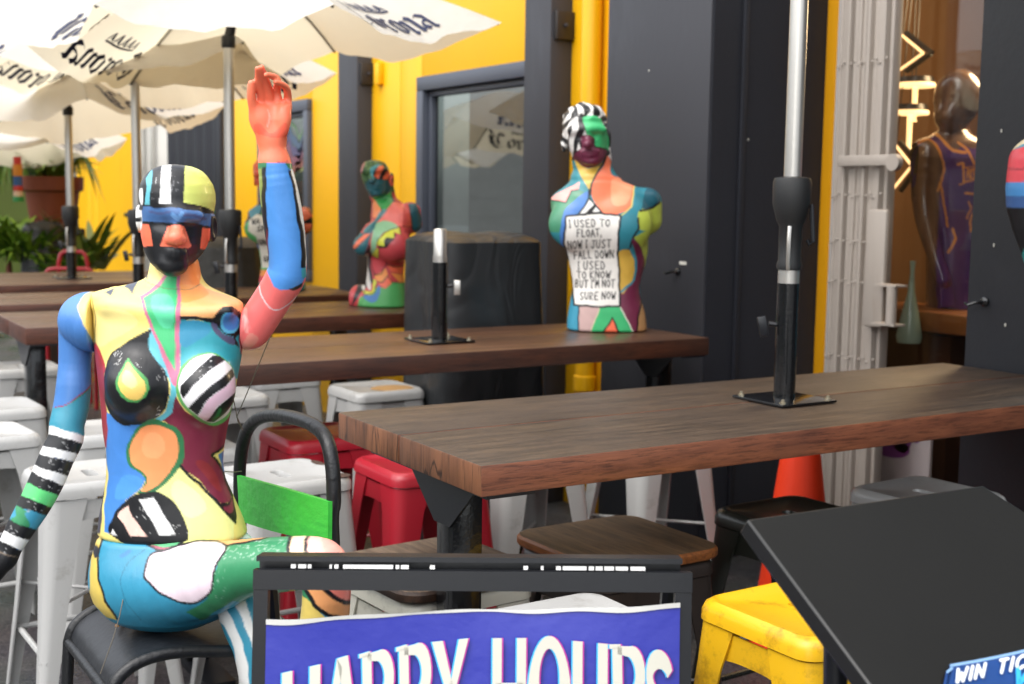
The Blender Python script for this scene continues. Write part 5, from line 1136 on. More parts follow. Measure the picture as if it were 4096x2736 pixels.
sculpt(HF, 'hips_and_leg', f_hips, lo, hi, .0033, Ll, TEAL, M_fig, hero, ('#dcc050', '#1c8db0', '#16171c'), 1, (560, 1330))
LEG2 = [(J('S', 515, 1266, -.01), .058), (J('S', 545, 1300, .0), .056), (J('S', 566, 1400, .05), .056), (J('S', 598, 1480, .07), .055), (J('S', 612, 1570, .07), .052), (J('S', 618, 1700, .05), .044), (J('S', 622, 1900, .02), .03), (J('S', 625, 2000, .0), .028), (J('S', 650, 2060, .12), .02)]
Ls = [('p', 'B', [(1000, 700), (1600, 700), (1600, 1100), (1000, 1100)], '#1f97ac'), ('P', 'B', [(1320, 970), (1400, 960), (1490, 1010), (1350, 1015)], '#e8efee'), ('p', 'B', [(1365, 780), (1500, 1020), (1460, 1010), (1350, 820)], '#cfeae6')]
for ln, wd in (([(1440, 1110), (1530, 1190), (1590, 1330), (1620, 1568), (1640, 1900)], 60), ([(1560, 990), (1640, 1120), (1690, 1250), (1745, 1450), (1770, 1900)], 62), ([(1700, 940), (1730, 1020), (1790, 1200), (1840, 1500)], 60)): Ls.append(('l', 'C', ln, wd, '#1f8fae'))
Ls += [('l', 'D', [(150, 880), (185, 980), (215, 1120), (230, 1400)], 50, '#1f8fae')]
lo, hi = J('S', 440, 2090)-[0, .22, .02], J('S', 720, 1190)+[0, .12, .02]
sculpt(HF, 'leg', lambda P: chain(P, LEG2, .03), lo, hi, .0033, Ls, '#e8e9e6', M_fig, hero, ('#1f8fae', '#e8e9e6'), 1, (600, 1450))
# hanging arm with hand
def fingers(d, specs, k=.006):
    for s_ in specs: d = smin(d, chain(P_, s_, .004), k)
    return d
AL = [(J('A', 400, 535, -.005), .060), (J('A', 330, 520, -.01), .055), (J('A', 262, 560, -.015), .0395), (J('A', 238, 650, -.02), .0345), (J('A', 222, 900, -.02), .0312), (J('A', 212, 1100, -.015), .0335), (J('A', 189, 1300, -.01), .0345), (J('A', 152, 1450, 0), .0335), (J('L', 590, 230, .005), .034), (J('L', 510, 400, .015), .0335), (J('L', 425, 600, .025), .0335), (J('L', 325, 800, .035), .0315), (J('L', 225, 970, .045), .0285), (J('L', 120, 1150, .055), .0245), (J('L', 45, 1300, .06), .022)]
HB = [J('L', -95, 1440, .065), J('L', -215, 1560, .07)]
def f_armL(P):
    d = chain(P, AL, .02); d = smin(d, chain(P, [(J('L', 45, 1300, .06), .021), (HB[0], .026), (HB[1], .027)], .01), .012)
    for i, (dx, L_) in enumerate(((-58, 1.0), (-20, 1.15), (18, 1.1), (52, .9))):
        a = HB[1]+np.array([px(dx*.25*1.6), .004*i, -.005]); b = a+np.array([-.026, -.004, -.034*L_]); c = b+np.array([-.014, -.012, -.03*L_]); d = smin(d, chain(P, [(a, .0095), (b, .0085), (c, .007)], .004), .006)
    a = HB[0]+np.array([-.004, -.018, -.005]); d = smin(d, chain(P, [(a, .011), (a+[-.012, -.014, -.03], .0095), (a+[-.024, -.018, -.052], .008)], .004), .008)
    return smax(d, (P[:, 0]-J('A', 408, 600)[0]), .004)
def band(pts, col):
    (a, b, c, e) = [np.array(p, float) for p in pts]; u = b-a; v = c-e; return ('p', 'L', [tuple(a-u*.25), tuple(a+u*.33+[0, 4]), tuple(a+u*.66-[0, 4]), tuple(b+u*.25), tuple(c+v*.25), tuple(e+v*.66-[0, 4]), tuple(e+v*.33+[0, 4]), tuple(e-v*.25)], col)
La = [('P', 'A', [(330, 280), (460, 280), (460, 780), (410, 765), (390, 720), (345, 650), (285, 570), (245, 440), (255, 380)], '#f0d678'),
      ('p', 'A', [(-60, 1330), (75, 1295), (200, 1240), (320, 1170), (400, 1090), (420, 1700), (-120, 1700)], '#2090aa'), ('l', 'A', [(40, 1305), (100, 1290), (210, 1232), (320, 1162), (370, 1100)], 9, '#a02848'), ('l', 'A', [(200, 1245), (300, 1190), (370, 1120)], 8, '#1f7a5a'),
      band([(455, 122), (750, 210), (730, 280), (430, 185)], W_), band([(430, 185), (730, 277), (705, 385), (400, 295)], BK), band([(400, 295), (705, 382), (688, 455), (365, 365)], W_), band([(365, 365), (682, 455), (625, 570), (310, 465)], BK), band([(310, 465), (625, 570), (580, 655), (290, 525)], W_), band([(290, 525), (585, 655), (530, 745), (235, 615)], BK),
      band([(235, 615), (532, 742), (475, 855), (180, 720)], '#56d676'), band([(180, 720), (475, 855), (420, 920), (150, 810)], BK), band([(150, 810), (422, 920), (350, 1040), (90, 935)], '#2a90b0'), ('P', 'L', [(150, 815), (235, 860), (230, 900), (275, 1000), (110, 945), (150, 900)], '#2a8a58'), band([(90, 935), (345, 1040), (275, 1130), (40, 1035)], BK), band([(40, 1035), (277, 1130), (203, 1217), (0, 1120)], W_),
      ('p', 'L', [(-30, 1105), (203, 1216), (290, 1250), (200, 1800), (-400, 1800), (-300, 1000)], BK), ('l', 'L', [(-20, 1200), (70, 1250), (160, 1268)], 9, '#7a6a5a')]
for (x0, y0, x1, y1, n, sd) in ((560, 255, 700, 350, 6, 31), (420, 395, 640, 560, 18, 32), (310, 560, 545, 700, 12, 33), (190, 745, 400, 880, 10, 34), (90, 985, 160, 1060, 6, 35), (10, 1150, 110, 1220, 4, 36)): La += scratch('L', x0, y0, x1, y1, n, 24, 20, sd, '#bcbcbc', 5)
lo, hi = J('S', -75, 1450)-[.02, .12, .06], J('S', 235, 660)+[.0, .10, .02]
sculpt(HF, 'arm', f_armL, lo, hi, .003, La, '#3a7cc6', M_fig, hero, ('#3a7cc6', '#2090aa'), 1, (120, 1000))
# raised arm with hand
AR = [(J('R', 170, 1300, -.01), .043), (J('R', 215, 1300, -.01), .038), (J('R', 300, 1180, -.005), .0372), (J('R', 400, 1025, 0), .037), (J('R', 470, 905, .005), .0385), (J('R', 490, 840, .008), .037), (J('R', 487, 700, .01), .037), (J('R', 463, 500, .012), .0392), (J('R', 434, 300, .015), .0382), (J('R', 407, 130, .02), .0348), (J('R', 389, 15, .022), .0298)]
def fq(pts): return [(J('Q', x, y, v), px(r*.2011)) for x, y, v, r in pts]
FING = [fq([(425, 640, .025, 55), (405, 500, .035, 49), (385, 360, .05, 42), (372, 215, .07, 31)]),
        fq([(520, 630, .022, 52), (500, 480, .032, 48), (455, 320, .05, 41), (418, 200, .075, 30)]),
        fq([(615, 640, .02, 50), (590, 480, .02, 46), (600, 345, .04, 40), (540, 300, .065, 35), (470, 284, .08, 27)]),
        fq([(705, 660, .016, 47), (716, 540, .016, 44), (700, 440, .03, 40), (640, 390, .05, 34), (575, 368, .066, 25)])]
THUMB = fq([(400, 800, .03, 90), (340, 690, .04, 62), (302, 560, .05, 48), (300, 440, .055, 45), (300, 380, .058, 36)])
def f_armR(P):
    d = chain(P, AR, .02)
    d = smin(d, chain(P, [(J('R', 389, 15, .022), .029), (J('Q', 541, 1130, .022), .0265), (J('Q', 530, 1010, .022), .0265)], .01), .01)
    palm = loft(P, [(*(lambda a, c: ((a[2]+c[2])/2, a[0], c[0]))(J('Q', xl, y, .02), J('Q', xr, y, .02)), f, b, -.02) for y, xl, xr, f, b in ((1060, 390, 680, .022, .022), (980, 378, 684, .022, .021), (900, 342, 702, .0225, .019), (800, 296, 736, .022, .017), (700, 300, 750, .018, .015), (630, 350, 755, .014, .013), (585, 375, 752, .011, .011))], 2.6)
    d = smin(d, palm, .012); d = smin(d, ell(P, J('Q', 400, 790, .038), (px(95*.2011), .012, px(150*.2011))), .016); d = smin(d, ell(P, J('Q', 670, 800, .036), (px(60*.2011), .010, px(150*.2011))), .016)
    for s_ in FING: d = smin(d, chain(P, s_, .004), .005)
    d = smin(d, chain(P, THUMB, .005), .009)
    return smax(d, J('R', 140, 1300)[0]-P[:, 0]+.0*(P[:, 2]), .003)
Lr = [('P', 'R', [(140, 1420), (200, 1330), (260, 1380), (180, 1480), (130, 1500)], '#ee8878'), ('L', 'R', [(165, 1150), (160, 1260), (170, 1320)], 30, '#f29088'),
      ('p', 'R', [(262, 12), (520, 8), (540, 130), (600, 380), (640, 700), (640, 880), (600, 940), (520, 985), (440, 997), (380, 965), (330, 872), (320, 800), (300, 500), (270, 200)], '#388cdc'),
      ('p', 'R', [(250, 50), (320, 48), (325, 300), (335, 560), (350, 775), (300, 700), (260, 300)], '#26262c'), ('p', 'R', [(240, 40), (286, 50), (295, 350), (240, 300)], '#8c9c52'), ('P', 'R', [(318, 520), (332, 560), (345, 740), (325, 640)], '#6a2030'),
      ('p', 'R', [(494, 60), (520, 60), (575, 300), (610, 500), (640, 700), (635, 825), (600, 820), (592, 700), (580, 560), (545, 300)], BK), ('p', 'R', [(512, 40), (545, 60), (620, 350), (660, 650), (640, 840), (628, 700), (604, 480), (566, 290)], '#e6e6e2'),
      ('p', 'R', [(250, 8), (328, 10), (322, 50), (250, 60)], '#2c7a50'), ('p', 'R', [(468, 5), (530, 5), (530, 52), (495, 48)], '#2c7a50'), ('p', 'R', [(495, 985), (610, 930), (600, 965), (530, 995)], BK), ('p', 'R', [(600, 830), (640, 820), (640, 900), (600, 900)], '#2a9aa8'),
      ('L', 'R', [(270, 960), (285, 1030), (330, 1100), (380, 1140), (440, 1145), (500, 1110), (555, 1045)], 7, '#e8dce0'),
      ('p', 'Q', [(100, -100), (900, -100), (900, 1275), (720, 1278), (590, 1290), (400, 1300), (100, 1310)], '#ff7040'), ('P', 'Q', [(400, 860), (520, 960), (690, 850), (680, 1000), (390, 980), (330, 880)], '#fb5426'), ('P', 'Q', [(480, 680), (510, 760), (500, 860), (470, 900), (490, 780)], '#fb9a80'), ('l', 'Q', [(595, 1285), (720, 1276)], 6, '#4a2a4a')]  # deeper orange patch on the palm is painted-in shade
lo, hi = J('S', 545, 830)-[.0, .13, .02], J('S', 725, 130)+[.02, .09, .02]
sculpt(HF, 'arm', f_armR, lo, hi, .0028, Lr, '#f0605c', M_fig, hero, ('#388cdc', '#f0605c'), 1, (630, 480))
# splintered wood under the hip
sw = thing('wood_splinter', 'tan wood splinters on the chair seat under the mannequins hip', 'splinter', (-2.60, .655, .726))
for (x, y, a, l) in ((0, 0, .3, .06), (.03, -.01, -.5, .045), (-.02, .02, 1.0, .035), (.05, .02, .1, .07)):
    MB().box((x, y, .002), (l, .008, .004), ch=.001, rot=Matrix.Rotation(a, 3, 'Z') @ Matrix.Rotation(.15, 3, 'Y')).build('splinter', paint_mat('raw_wood', '#b98a5c', .7), sw)
# wires that hold the figure
wr = paint_mat('thin_wire', '#8a8378', .4, metal=.6, bump=0)
wi = thing('tie_wire', 'thin tie wires running from the mannequin to the chair hoop', 'wire', tuple(HF.O), FRZ)
for pts in ([('S', 618, 775, .0), ('S', 575, 880, -.05), ('S', 543, 955, -.12), ('S', 556, 985, -.2)], [('S', 533, 905, .02), ('S', 545, 965, -.1), ('S', 556, 985, -.2)], [('C', 872, 880, .10), ('C', 850, 970, .11), ('C', 825, 1090, .12), ('C', 780, 1250, .13), ('C', 690, 1500, .14)], [('S', 509, 1080, .0), ('S', 535, 1082, -.1), ('S', 553, 1080, -.2)]):
    MB().tube([tuple(J(*p)) for p in pts], .0011, 6).build('wire', wr, wi)

# ================================================================== male bust on the second table
mp_ = on_z(1392, 757, 1.05); MF = Fig(mp_[:2], 1.5, (1385, 500)); m_ = paint_mat
def head_std(P, fig, key, rows, nose, eyes, mouth, ears, brow, pw=2.15, s=1.0):
    d = loft(P, rows, pw)
    for (x, y, v) in eyes: d = smax(d, -ell(P, fig.J(key, x, y, v), (.026*s, .016*s, .013*s)), .018*s)
    d = smin(d, chain(P, [(fig.J(key, *q[:3]), q[3]) for q in nose], .008), .014*s)
    d = smin(d, chain(P, [(fig.J(key, *q[:3]), q[3]) for q in brow], .01), .02*s)
    for q in mouth: d = smin(d, chain(P, [(fig.J(key, *w_[:3]), w_[3]) for w_ in q], .006), .008*s)
    for (x, y, v, sx) in ears:
        c = fig.J(key, x, y, v); e = ell(P, c, (.011*s, .02*s, .033*s)); d = smin(d, smax(e, -ell(P, c+np.array([sx*.008, -.006, 0]), (.006, .011, .02)), .006), .008)
    return d
def mrow(fig, key, y, xl, xr, f, b, yc=0.0):
    a = fig.J(key, xl, y); c = fig.J(key, xr, y); return ((a[2]+c[2])/2, a[0], c[0], f, b, yc)
def f_male(P):
    Jm = MF.J; r = lambda *q: mrow(MF, 'M', *q)
    H = [r(58, 265, 350, .04, .05), r(75, 225, 395, .07, .085), r(110, 183, 425, .095, .115), r(160, 162, 438, .108, .128), r(220, 160, 446, .11, .125), r(270, 172, 448, .108, .112), r(320, 186, 446, .104, .09), r(360, 205, 442, .102, .07), r(400, 234, 432, .098, .05, -.008), r(430, 262, 410, .09, .03, -.018), r(455, 298, 380, .07, .0, -.03)]
    h = head_std(P, MF, 'M', H, [(322, 255, .098, .011), (322, 290, .112, .013), (320, 315, .124, .018)], [(255, 250, .118), (380, 242, .118)], [[(285, 365, .095, .006), (330, 357, .105, .010), (385, 362, .093, .006)], [(295, 380, .093, .007), (335, 382, .102, .011), (375, 378, .092, .007)]], [(452, 290, -.02, 1), (172, 300, -.02, -1)], [(215, 228, .085, .012), (290, 222, .104, .013), (350, 215, .105, .013), (425, 218, .085, .012)], s=1.25)
    hair = np.maximum(0, 1-np.clip((P[:, 1]+.06)/-.03, 0, 1))*0
    q = P-Jm('M', 300, 200, 0); top = np.clip((P[:, 2]-Jm('M', 300, 175)[2])/.03, 0, 1)
    h = h-.007*top*np.sin(P[:, 0]*95+6*np.sin(P[:, 1]*30))*np.sin(P[:, 2]*70+P[:, 0]*40)
    n = chain(P, [(Jm('M', 345, 400, -.02), .082), (Jm('M', 355, 490, -.02), .082), (Jm('M', 362, 580, -.015), .10)], .02)
    T = [r(545, 268, 520, .06, .07), r(570, 215, 600, .075, .085), r(600, 160, 672, .085, .10), r(630, 112, 700, .095, .115), r(670, 84, 712, .105, .125), (*r(720, 86, 716, .115, .132),), r(780, 98, 705, .125, .135), r(850, 122, 690, .128, .13), r(920, 150, 706, .122, .125), r(1000, 180, 704, .11, .115), r(1080, 203, 688, .10, .108), r(1160, 216, 662, .095, .10), r(1230, 224, 652, .095, .1), r(1300, 214, 660, .098, .108), r(1380, 199, 684, .10, .115), r(1440, 190, 694, .10, .12), r(1504, 188, 698, .1, .12)]
    t = loft(P, T, 2.5); t = smin(t, rc(P, Jm('M', 700, 690, -.01), Jm('M', 706, 800, -.015), .062, .058), .03)
    t = smin(t, ell(P, Jm('M', 260, 830, .085), (.12, .06, .10)), .04); t = smin(t, ell(P, Jm('M', 540, 830, .085), (.12, .06, .10)), .04)
    return smin(smin(n, t, .05), h, .012)
G_ = '#2cbc70'
def hairfx(V, P, C):
    z0 = MF.J('M', 300, 165)[2]; nz = np.sin(P[:, 0]*150+5*np.sin(P[:, 1]*38))+.6*np.sin(P[:, 1]*105+P[:, 0]*60)
    Cn = np.where((nz > .15)[:, None], np.array(lin('#eceae6')), np.array(lin('#191a1c'))); m = P[:, 1] > MF.J('M', 300, 420)[2]
    C[m] = Cn[m]; return C
PLATE = [(188, 778), (290, 765), (400, 757), (528, 774), (516, 900), (512, 1000), (520, 1100), (522, 1200), (525, 1342), (380, 1345), (234, 1336), (226, 1240), (214, 1160), (196, 1050), (174, 952), (182, 860)]
FONT = {'I': [[(.3, 0), (.7, 0)], [(.5, 0), (.5, 1)], [(.3, 1), (.7, 1)]], 'U': [[(.1, 0), (.1, .7), (.35, 1), (.7, .95), (.85, .6), (.85, 0)]], 'S': [[(.85, .1), (.45, 0), (.15, .25), (.5, .5), (.85, .75), (.5, 1), (.1, .9)]], 'E': [[(.85, 0), (.15, 0), (.15, 1), (.9, 1)], [(.15, .5), (.75, .48)]], 'D': [[(.1, 0), (.1, 1), (.55, .95), (.9, .5), (.55, .05), (.1, 0)]], 'T': [[(0, .02), (1, 0)], [(.5, 0), (.5, 1)]], 'O': [[(.5, 0), (.1, .3), (.12, .75), (.5, 1), (.88, .7), (.88, .3), (.5, 0)]], 'F': [[(.85, 0), (.15, .02), (.15, 1)], [(.15, .5), (.7, .48)]], 'L': [[(.15, 0), (.15, 1), (.85, .97)]], 'A': [[(0, 1), (.5, 0), (1, 1)], [(.2, .62), (.8, .6)]], 'N': [[(.08, 1), (.08, 0), (.9, 1), (.9, 0)]], 'W': [[(0, 0), (.25, 1), (.5, .3), (.75, 1), (1, 0)]], 'J': [[(.3, 0), (1, 0)], [(.7, 0), (.68, .8), (.4, 1), (.1, .8)]], 'K': [[(.1, 0), (.1, 1)], [(.85, 0), (.12, .55), (.9, 1)]], 'M': [[(.02, 1), (.12, 0), (.5, .7), (.88, 0), (.98, 1)]], 'B': [[(.1, 0), (.1, 1), (.6, .98), (.85, .75), (.6, .52), (.1, .5), (.6, .45), (.75, .2), (.5, 0), (.1, 0)]], 'R': [[(.1, 1), (.1, 0), (.6, .02), (.8, .28), (.5, .5), (.1, .52), (.85, 1)]], "'": [[(.4, -.05), (.3, .2)]], ',': [[(.4, .9), (.25, 1.2)]], 'G': [[(.85, .15), (.5, 0), (.12, .3), (.12, .75), (.5, 1), (.88, .8), (.88, .55), (.55, .55)]], 'V': [[(0, 0), (.5, 1), (1, 0)]], 'P': [[(.1, 1), (.1, 0), (.6, .02), (.85, .28), (.6, .52), (.1, .54)]]}
def hand(key, txt, x0, x1, y0, y1, wd, col='#17171a', slope=0):
    wts = [.5 if c in " ',I" else 1.0 for c in txt]; tot = sum(wts); x = x0; o = []
    for c, w_ in zip(txt, wts):
        cw = (x1-x0)*w_/tot
        for st_ in FONT.get(c, []): o.append(('l', key, [(x+cw*(.08+.78*(u if w_ == 1 else (.5+(u-.5)*1.2))), y0+(y1-y0)*v+slope*(x-x0)) for u, v in st_], wd, col))
        x += cw
    return o
Lm = [('F', hairfx), ('P', 'M', [(205, 395), (190, 330), (215, 240), (262, 150), (300, 140), (320, 280), (270, 350), (245, 400)], BK), ('p', 'M', [(222, 165), (262, 150), (264, 235), (238, 290), (226, 395), (205, 380), (205, 290), (225, 240)], '#e6e4e0'), ('p', 'M', [(250, 360), (270, 310), (280, 360)], '#e6e4e0'), ('p', 'M', [(290, 270), (305, 235), (318, 265)], '#d8d8d4'),
      ('P', 'M', [(294, 155), (345, 143), (400, 160), (432, 215), (455, 250), (456, 352), (420, 345), (371, 336), (366, 290), (322, 266), (304, 210)], G_), ('L', 'M', [(405, 155), (440, 210), (452, 255)], 9, BK), ('p', 'M', [(448, 200), (490, 200), (490, 330), (456, 340)], '#1a1b1e'),
      ('P', 'M', [(280, 282), (322, 266), (362, 285), (370, 335), (440, 350), (432, 395), (390, 450), (330, 470), (275, 445), (230, 402), (250, 368), (286, 340)], '#661a3a'), ('l', 'M', [(290, 369), (330, 367), (385, 370)], 4, '#3a0c20'), ('l', 'M', [(362, 285), (371, 337), (445, 352)], 7, BK),
      ('p', 'M', [(235, 412), (280, 450), (330, 475), (395, 455), (440, 400), (420, 450), (345, 565), (333, 615), (290, 555), (262, 485)], '#d2aa2c'), ('p', 'M', [(255, 480), (300, 560), (335, 615), (320, 640), (262, 600)], '#2c8a94'),
      ('P', 'M', [(440, 395), (470, 420), (475, 510), (625, 570), (595, 715), (535, 768), (420, 752), (352, 650), (346, 570), (420, 460)], '#ee6c38'), ('P', 'M', [(480, 540), (600, 570), (570, 690), (480, 700)], '#f29060'),
      ('p', 'M', [(622, 568), (740, 590), (690, 680), (655, 760), (640, 850), (610, 905), (580, 995), (510, 1008), (510, 765), (592, 728)], '#177e90'), ('l', 'M', [(622, 570), (596, 720), (535, 770)], 8, '#c8c860'),
      ('P', 'M', [(700, 600), (760, 610), (790, 690), (740, 720), (664, 746), (672, 670)], '#0f5364'), ('P', 'M', [(645, 745), (730, 720), (800, 690), (800, 880), (720, 866), (642, 855)], '#b2c23c'), ('l', 'M', [(655, 744), (730, 722), (780, 690)], 14, BK),
      ('p', 'M', [(612, 905), (700, 862), (780, 850), (740, 1000), (700, 1110), (670, 1130), (655, 970)], '#a9ba38'), ('l', 'M', [(640, 790), (640, 850), (610, 905), (585, 985), (520, 1005)], 12, BK),
      ('P', 'M', [(600, 920), (650, 955), (680, 1050), (680, 1110), (655, 1200), (650, 1250), (660, 1310), (640, 1400), (622, 1520), (520, 1340), (522, 1240), (600, 1185), (632, 1070)], '#6c1c3e'), ('P', 'M', [(515, 1012), (582, 990), (618, 1060), (612, 1150), (572, 1232), (528, 1248)], '#d6aa2e'), ('L', 'M', [(588, 985), (626, 1060), (624, 1130), (600, 1195), (535, 1250)], 14, '#2a8aa2'),
      ('p', 'M', [(60, 665), (270, 560), (268, 610), (222, 610), (185, 692)], '#ec9e96'), ('p', 'M', [(60, 665), (182, 692), (225, 612), (266, 610), (305, 625), (180, 745), (150, 880), (60, 870)], '#3a8664'), ('l', 'M', [(80, 668), (185, 692), (222, 612), (265, 610)], 8, BK), ('P', 'M', [(180, 740), (300, 630), (335, 640), (265, 755), (190, 790), (165, 990), (150, 900)], '#2f72be'),
      ('p', 'M', [(262, 762), (335, 655), (412, 755)], BK), ('p', 'M', [(275, 760), (340, 670), (372, 690), (315, 752)], '#e4e4e0'), ('p', 'M', [(352, 750), (385, 705), (400, 748)], '#e4e4e0'), ('l', 'M', [(332, 610), (332, 660), (415, 755)], 12, BK), ('l', 'M', [(440, 398), (400, 475), (345, 570), (340, 640)], 13, BK),
      ('p', 'M', [(150, 960), (190, 1000), (215, 1180), (180, 1180)], '#a82c2c'), ('p', 'M', [(170, 1010), (200, 1060), (208, 1100), (180, 1100)], '#2fa458'),
      ('p', 'M', [(160, 1235), (240, 1235), (262, 1345), (268, 1540), (160, 1540)], '#2a8eac'), ('p', 'M', [(264, 1340), (405, 1340), (335, 1540), (260, 1540)], '#c4a4a0'), ('l', 'M', [(266, 1345), (263, 1540)], 8, BK), ('p', 'M', [(405, 1338), (530, 1338), (632, 1540), (325, 1540)], '#27b46c'), ('l', 'M', [(400, 1345), (332, 1530)], 6, '#d8d0a8'), ('l', 'M', [(530, 1345), (622, 1530)], 8, '#d8d8c8'), ('p', 'M', [(396, 1540), (478, 1405), (540, 1540)], BK), ('p', 'M', [(410, 1540), (477, 1424), (527, 1540)], '#f0602c'),
      ('p', 'M', [(655, 1310), (740, 1310), (740, 1540), (632, 1540), (645, 1400)], '#b28450'), ('l', 'M', [(664, 1310), (645, 1400), (630, 1520)], 10, BK),
      ('p', 'M', PLATE, '#edeae4'), ('l', 'M', PLATE+[PLATE[0]], 13, BK)]
for txt, a, b, y0, y1 in (('I USED TO', 203, 468, 800, 846), ('FLOAT,', 252, 415, 860, 905), ('NOW I JUST', 196, 472, 930, 980), ('FALL DOWN', 230, 492, 996, 1044), ('I USED', 258, 436, 1062, 1112), ('TO KNOW', 252, 470, 1124, 1170), ("BUT I'M NOT", 240, 498, 1180, 1228), ('SURE NOW', 272, 500, 1256, 1302)): Lm += hand('M', txt, a, b, y0, y1, 7.0, slope=-.03)
mb = thing('painted_bust', 'armless painted male bust with handwritten white text panel on the second table', 'bust', tuple(MF.O), FRZ)
zb_ = 1.051
lo = MF.J('M', 30, 1520)-[0, .19, 0]; lo[2] = zb_-.004; hi = MF.J('M', 830, 40)+[0, .17, .03]
# rest the base exactly on the table top
f_m2 = lambda P: np.maximum(f_male(P), zb_-P[:, 2])
sculpt(MF, 'bust_body', f_m2, lo, hi, .0030, Lm, '#17808e', M_fig, mb, ('#2a8eac', '#6c1c3e', '#3a8664', '#191a1c'))
# ================================================================== female bust on the third table
fp_ = on_z(870, 702, 1.05); FF = Fig(fp_[:2], 1.4, (880, 540))
def f_fem(P):
    Jf = FF.J; r = lambda *q: mrow(FF, 'F', *q)
    H = [r(95, 290, 375, .03, .04), r(115, 235, 420, .07, .08), r(150, 208, 446, .09, .10), r(200, 198, 466, .10, .11), r(250, 205, 474, .10, .10), r(300, 218, 476, .097, .085), r(350, 238, 474, .092, .065), r(390, 258, 462, .088, .045, -.008), r(420, 282, 440, .08, .03, -.015), r(446, 318, 395, .06, .0, -.028)]
    h = head_std(P, FF, 'F', H, [(310, 225, .09, .009), (305, 265, .105, .012), (302, 292, .115, .015)], [(255, 225, .11), (375, 215, .108)], [[(300, 335, .085, .005), (340, 330, .097, .009), (385, 335, .08, .005)], [(308, 355, .083, .006), (342, 358, .095, .010), (378, 352, .08, .006)]], [(490, 290, -.01, 1)], [(220, 200, .075, .01), (290, 198, .095, .011), (360, 190, .095, .011), (440, 195, .07, .01)], s=1.15)
    n = chain(P, [(Jf('F', 395, 400, -.03), .064), (Jf('F', 425, 500, -.03), .062), (Jf('F', 445, 590, -.02), .08)], .02)
    T = [r(520, 385, 560, .05, .06), r(550, 365, 640, .065, .08), r(600, 350, 690, .08, .10), r(660, 325, 700, .09, .11), r(720, 300, 690, .095, .115), r(800, 280, 664, .10, .115), r(900, 265, 640, .095, .11), r(1000, 262, 622, .088, .10), r(1100, 262, 606, .085, .095), r(1180, 258, 600, .086, .098), r(1260, 246, 610, .09, .105), r(1350, 225, 626, .095, .115), r(1484, 190, 640, .10, .125)]
    t = loft(P, T, 2.3); t = smin(t, rc(P, Jf('F', 670, 590, -.01), Jf('F', 690, 700, -.02), .05, .046), .02)
    t = smin(t, chain(P, [(Jf('F', 330, 840, .07), .08), (Jf('F', 225, 905, .09), .052)], .02), .04); t = smin(t, ell(P, Jf('F', 510, 900, .10), (.085, .075, .085)), .04)
    t = smin(t, ell(P, Jf('F', 190, 1410, -.05), (.06, .07, .07)), .03)
    return np.maximum(smin(smin(n, t, .04), h, .012), zb_-P[:, 2])
def mott(V, P, C):
    m = P[:, 1] > FF.J('F', 300, 400)[2]; nz = np.sin(P[:, 0]*170+3*np.sin(P[:, 1]*90))*np.sin(P[:, 1]*190+2*np.sin(P[:, 0]*70)); C[m] = np.where((nz > .35)[:, None], np.array(lin('#5c8a50')), np.array(lin('#2f5a30')))[m]; return C
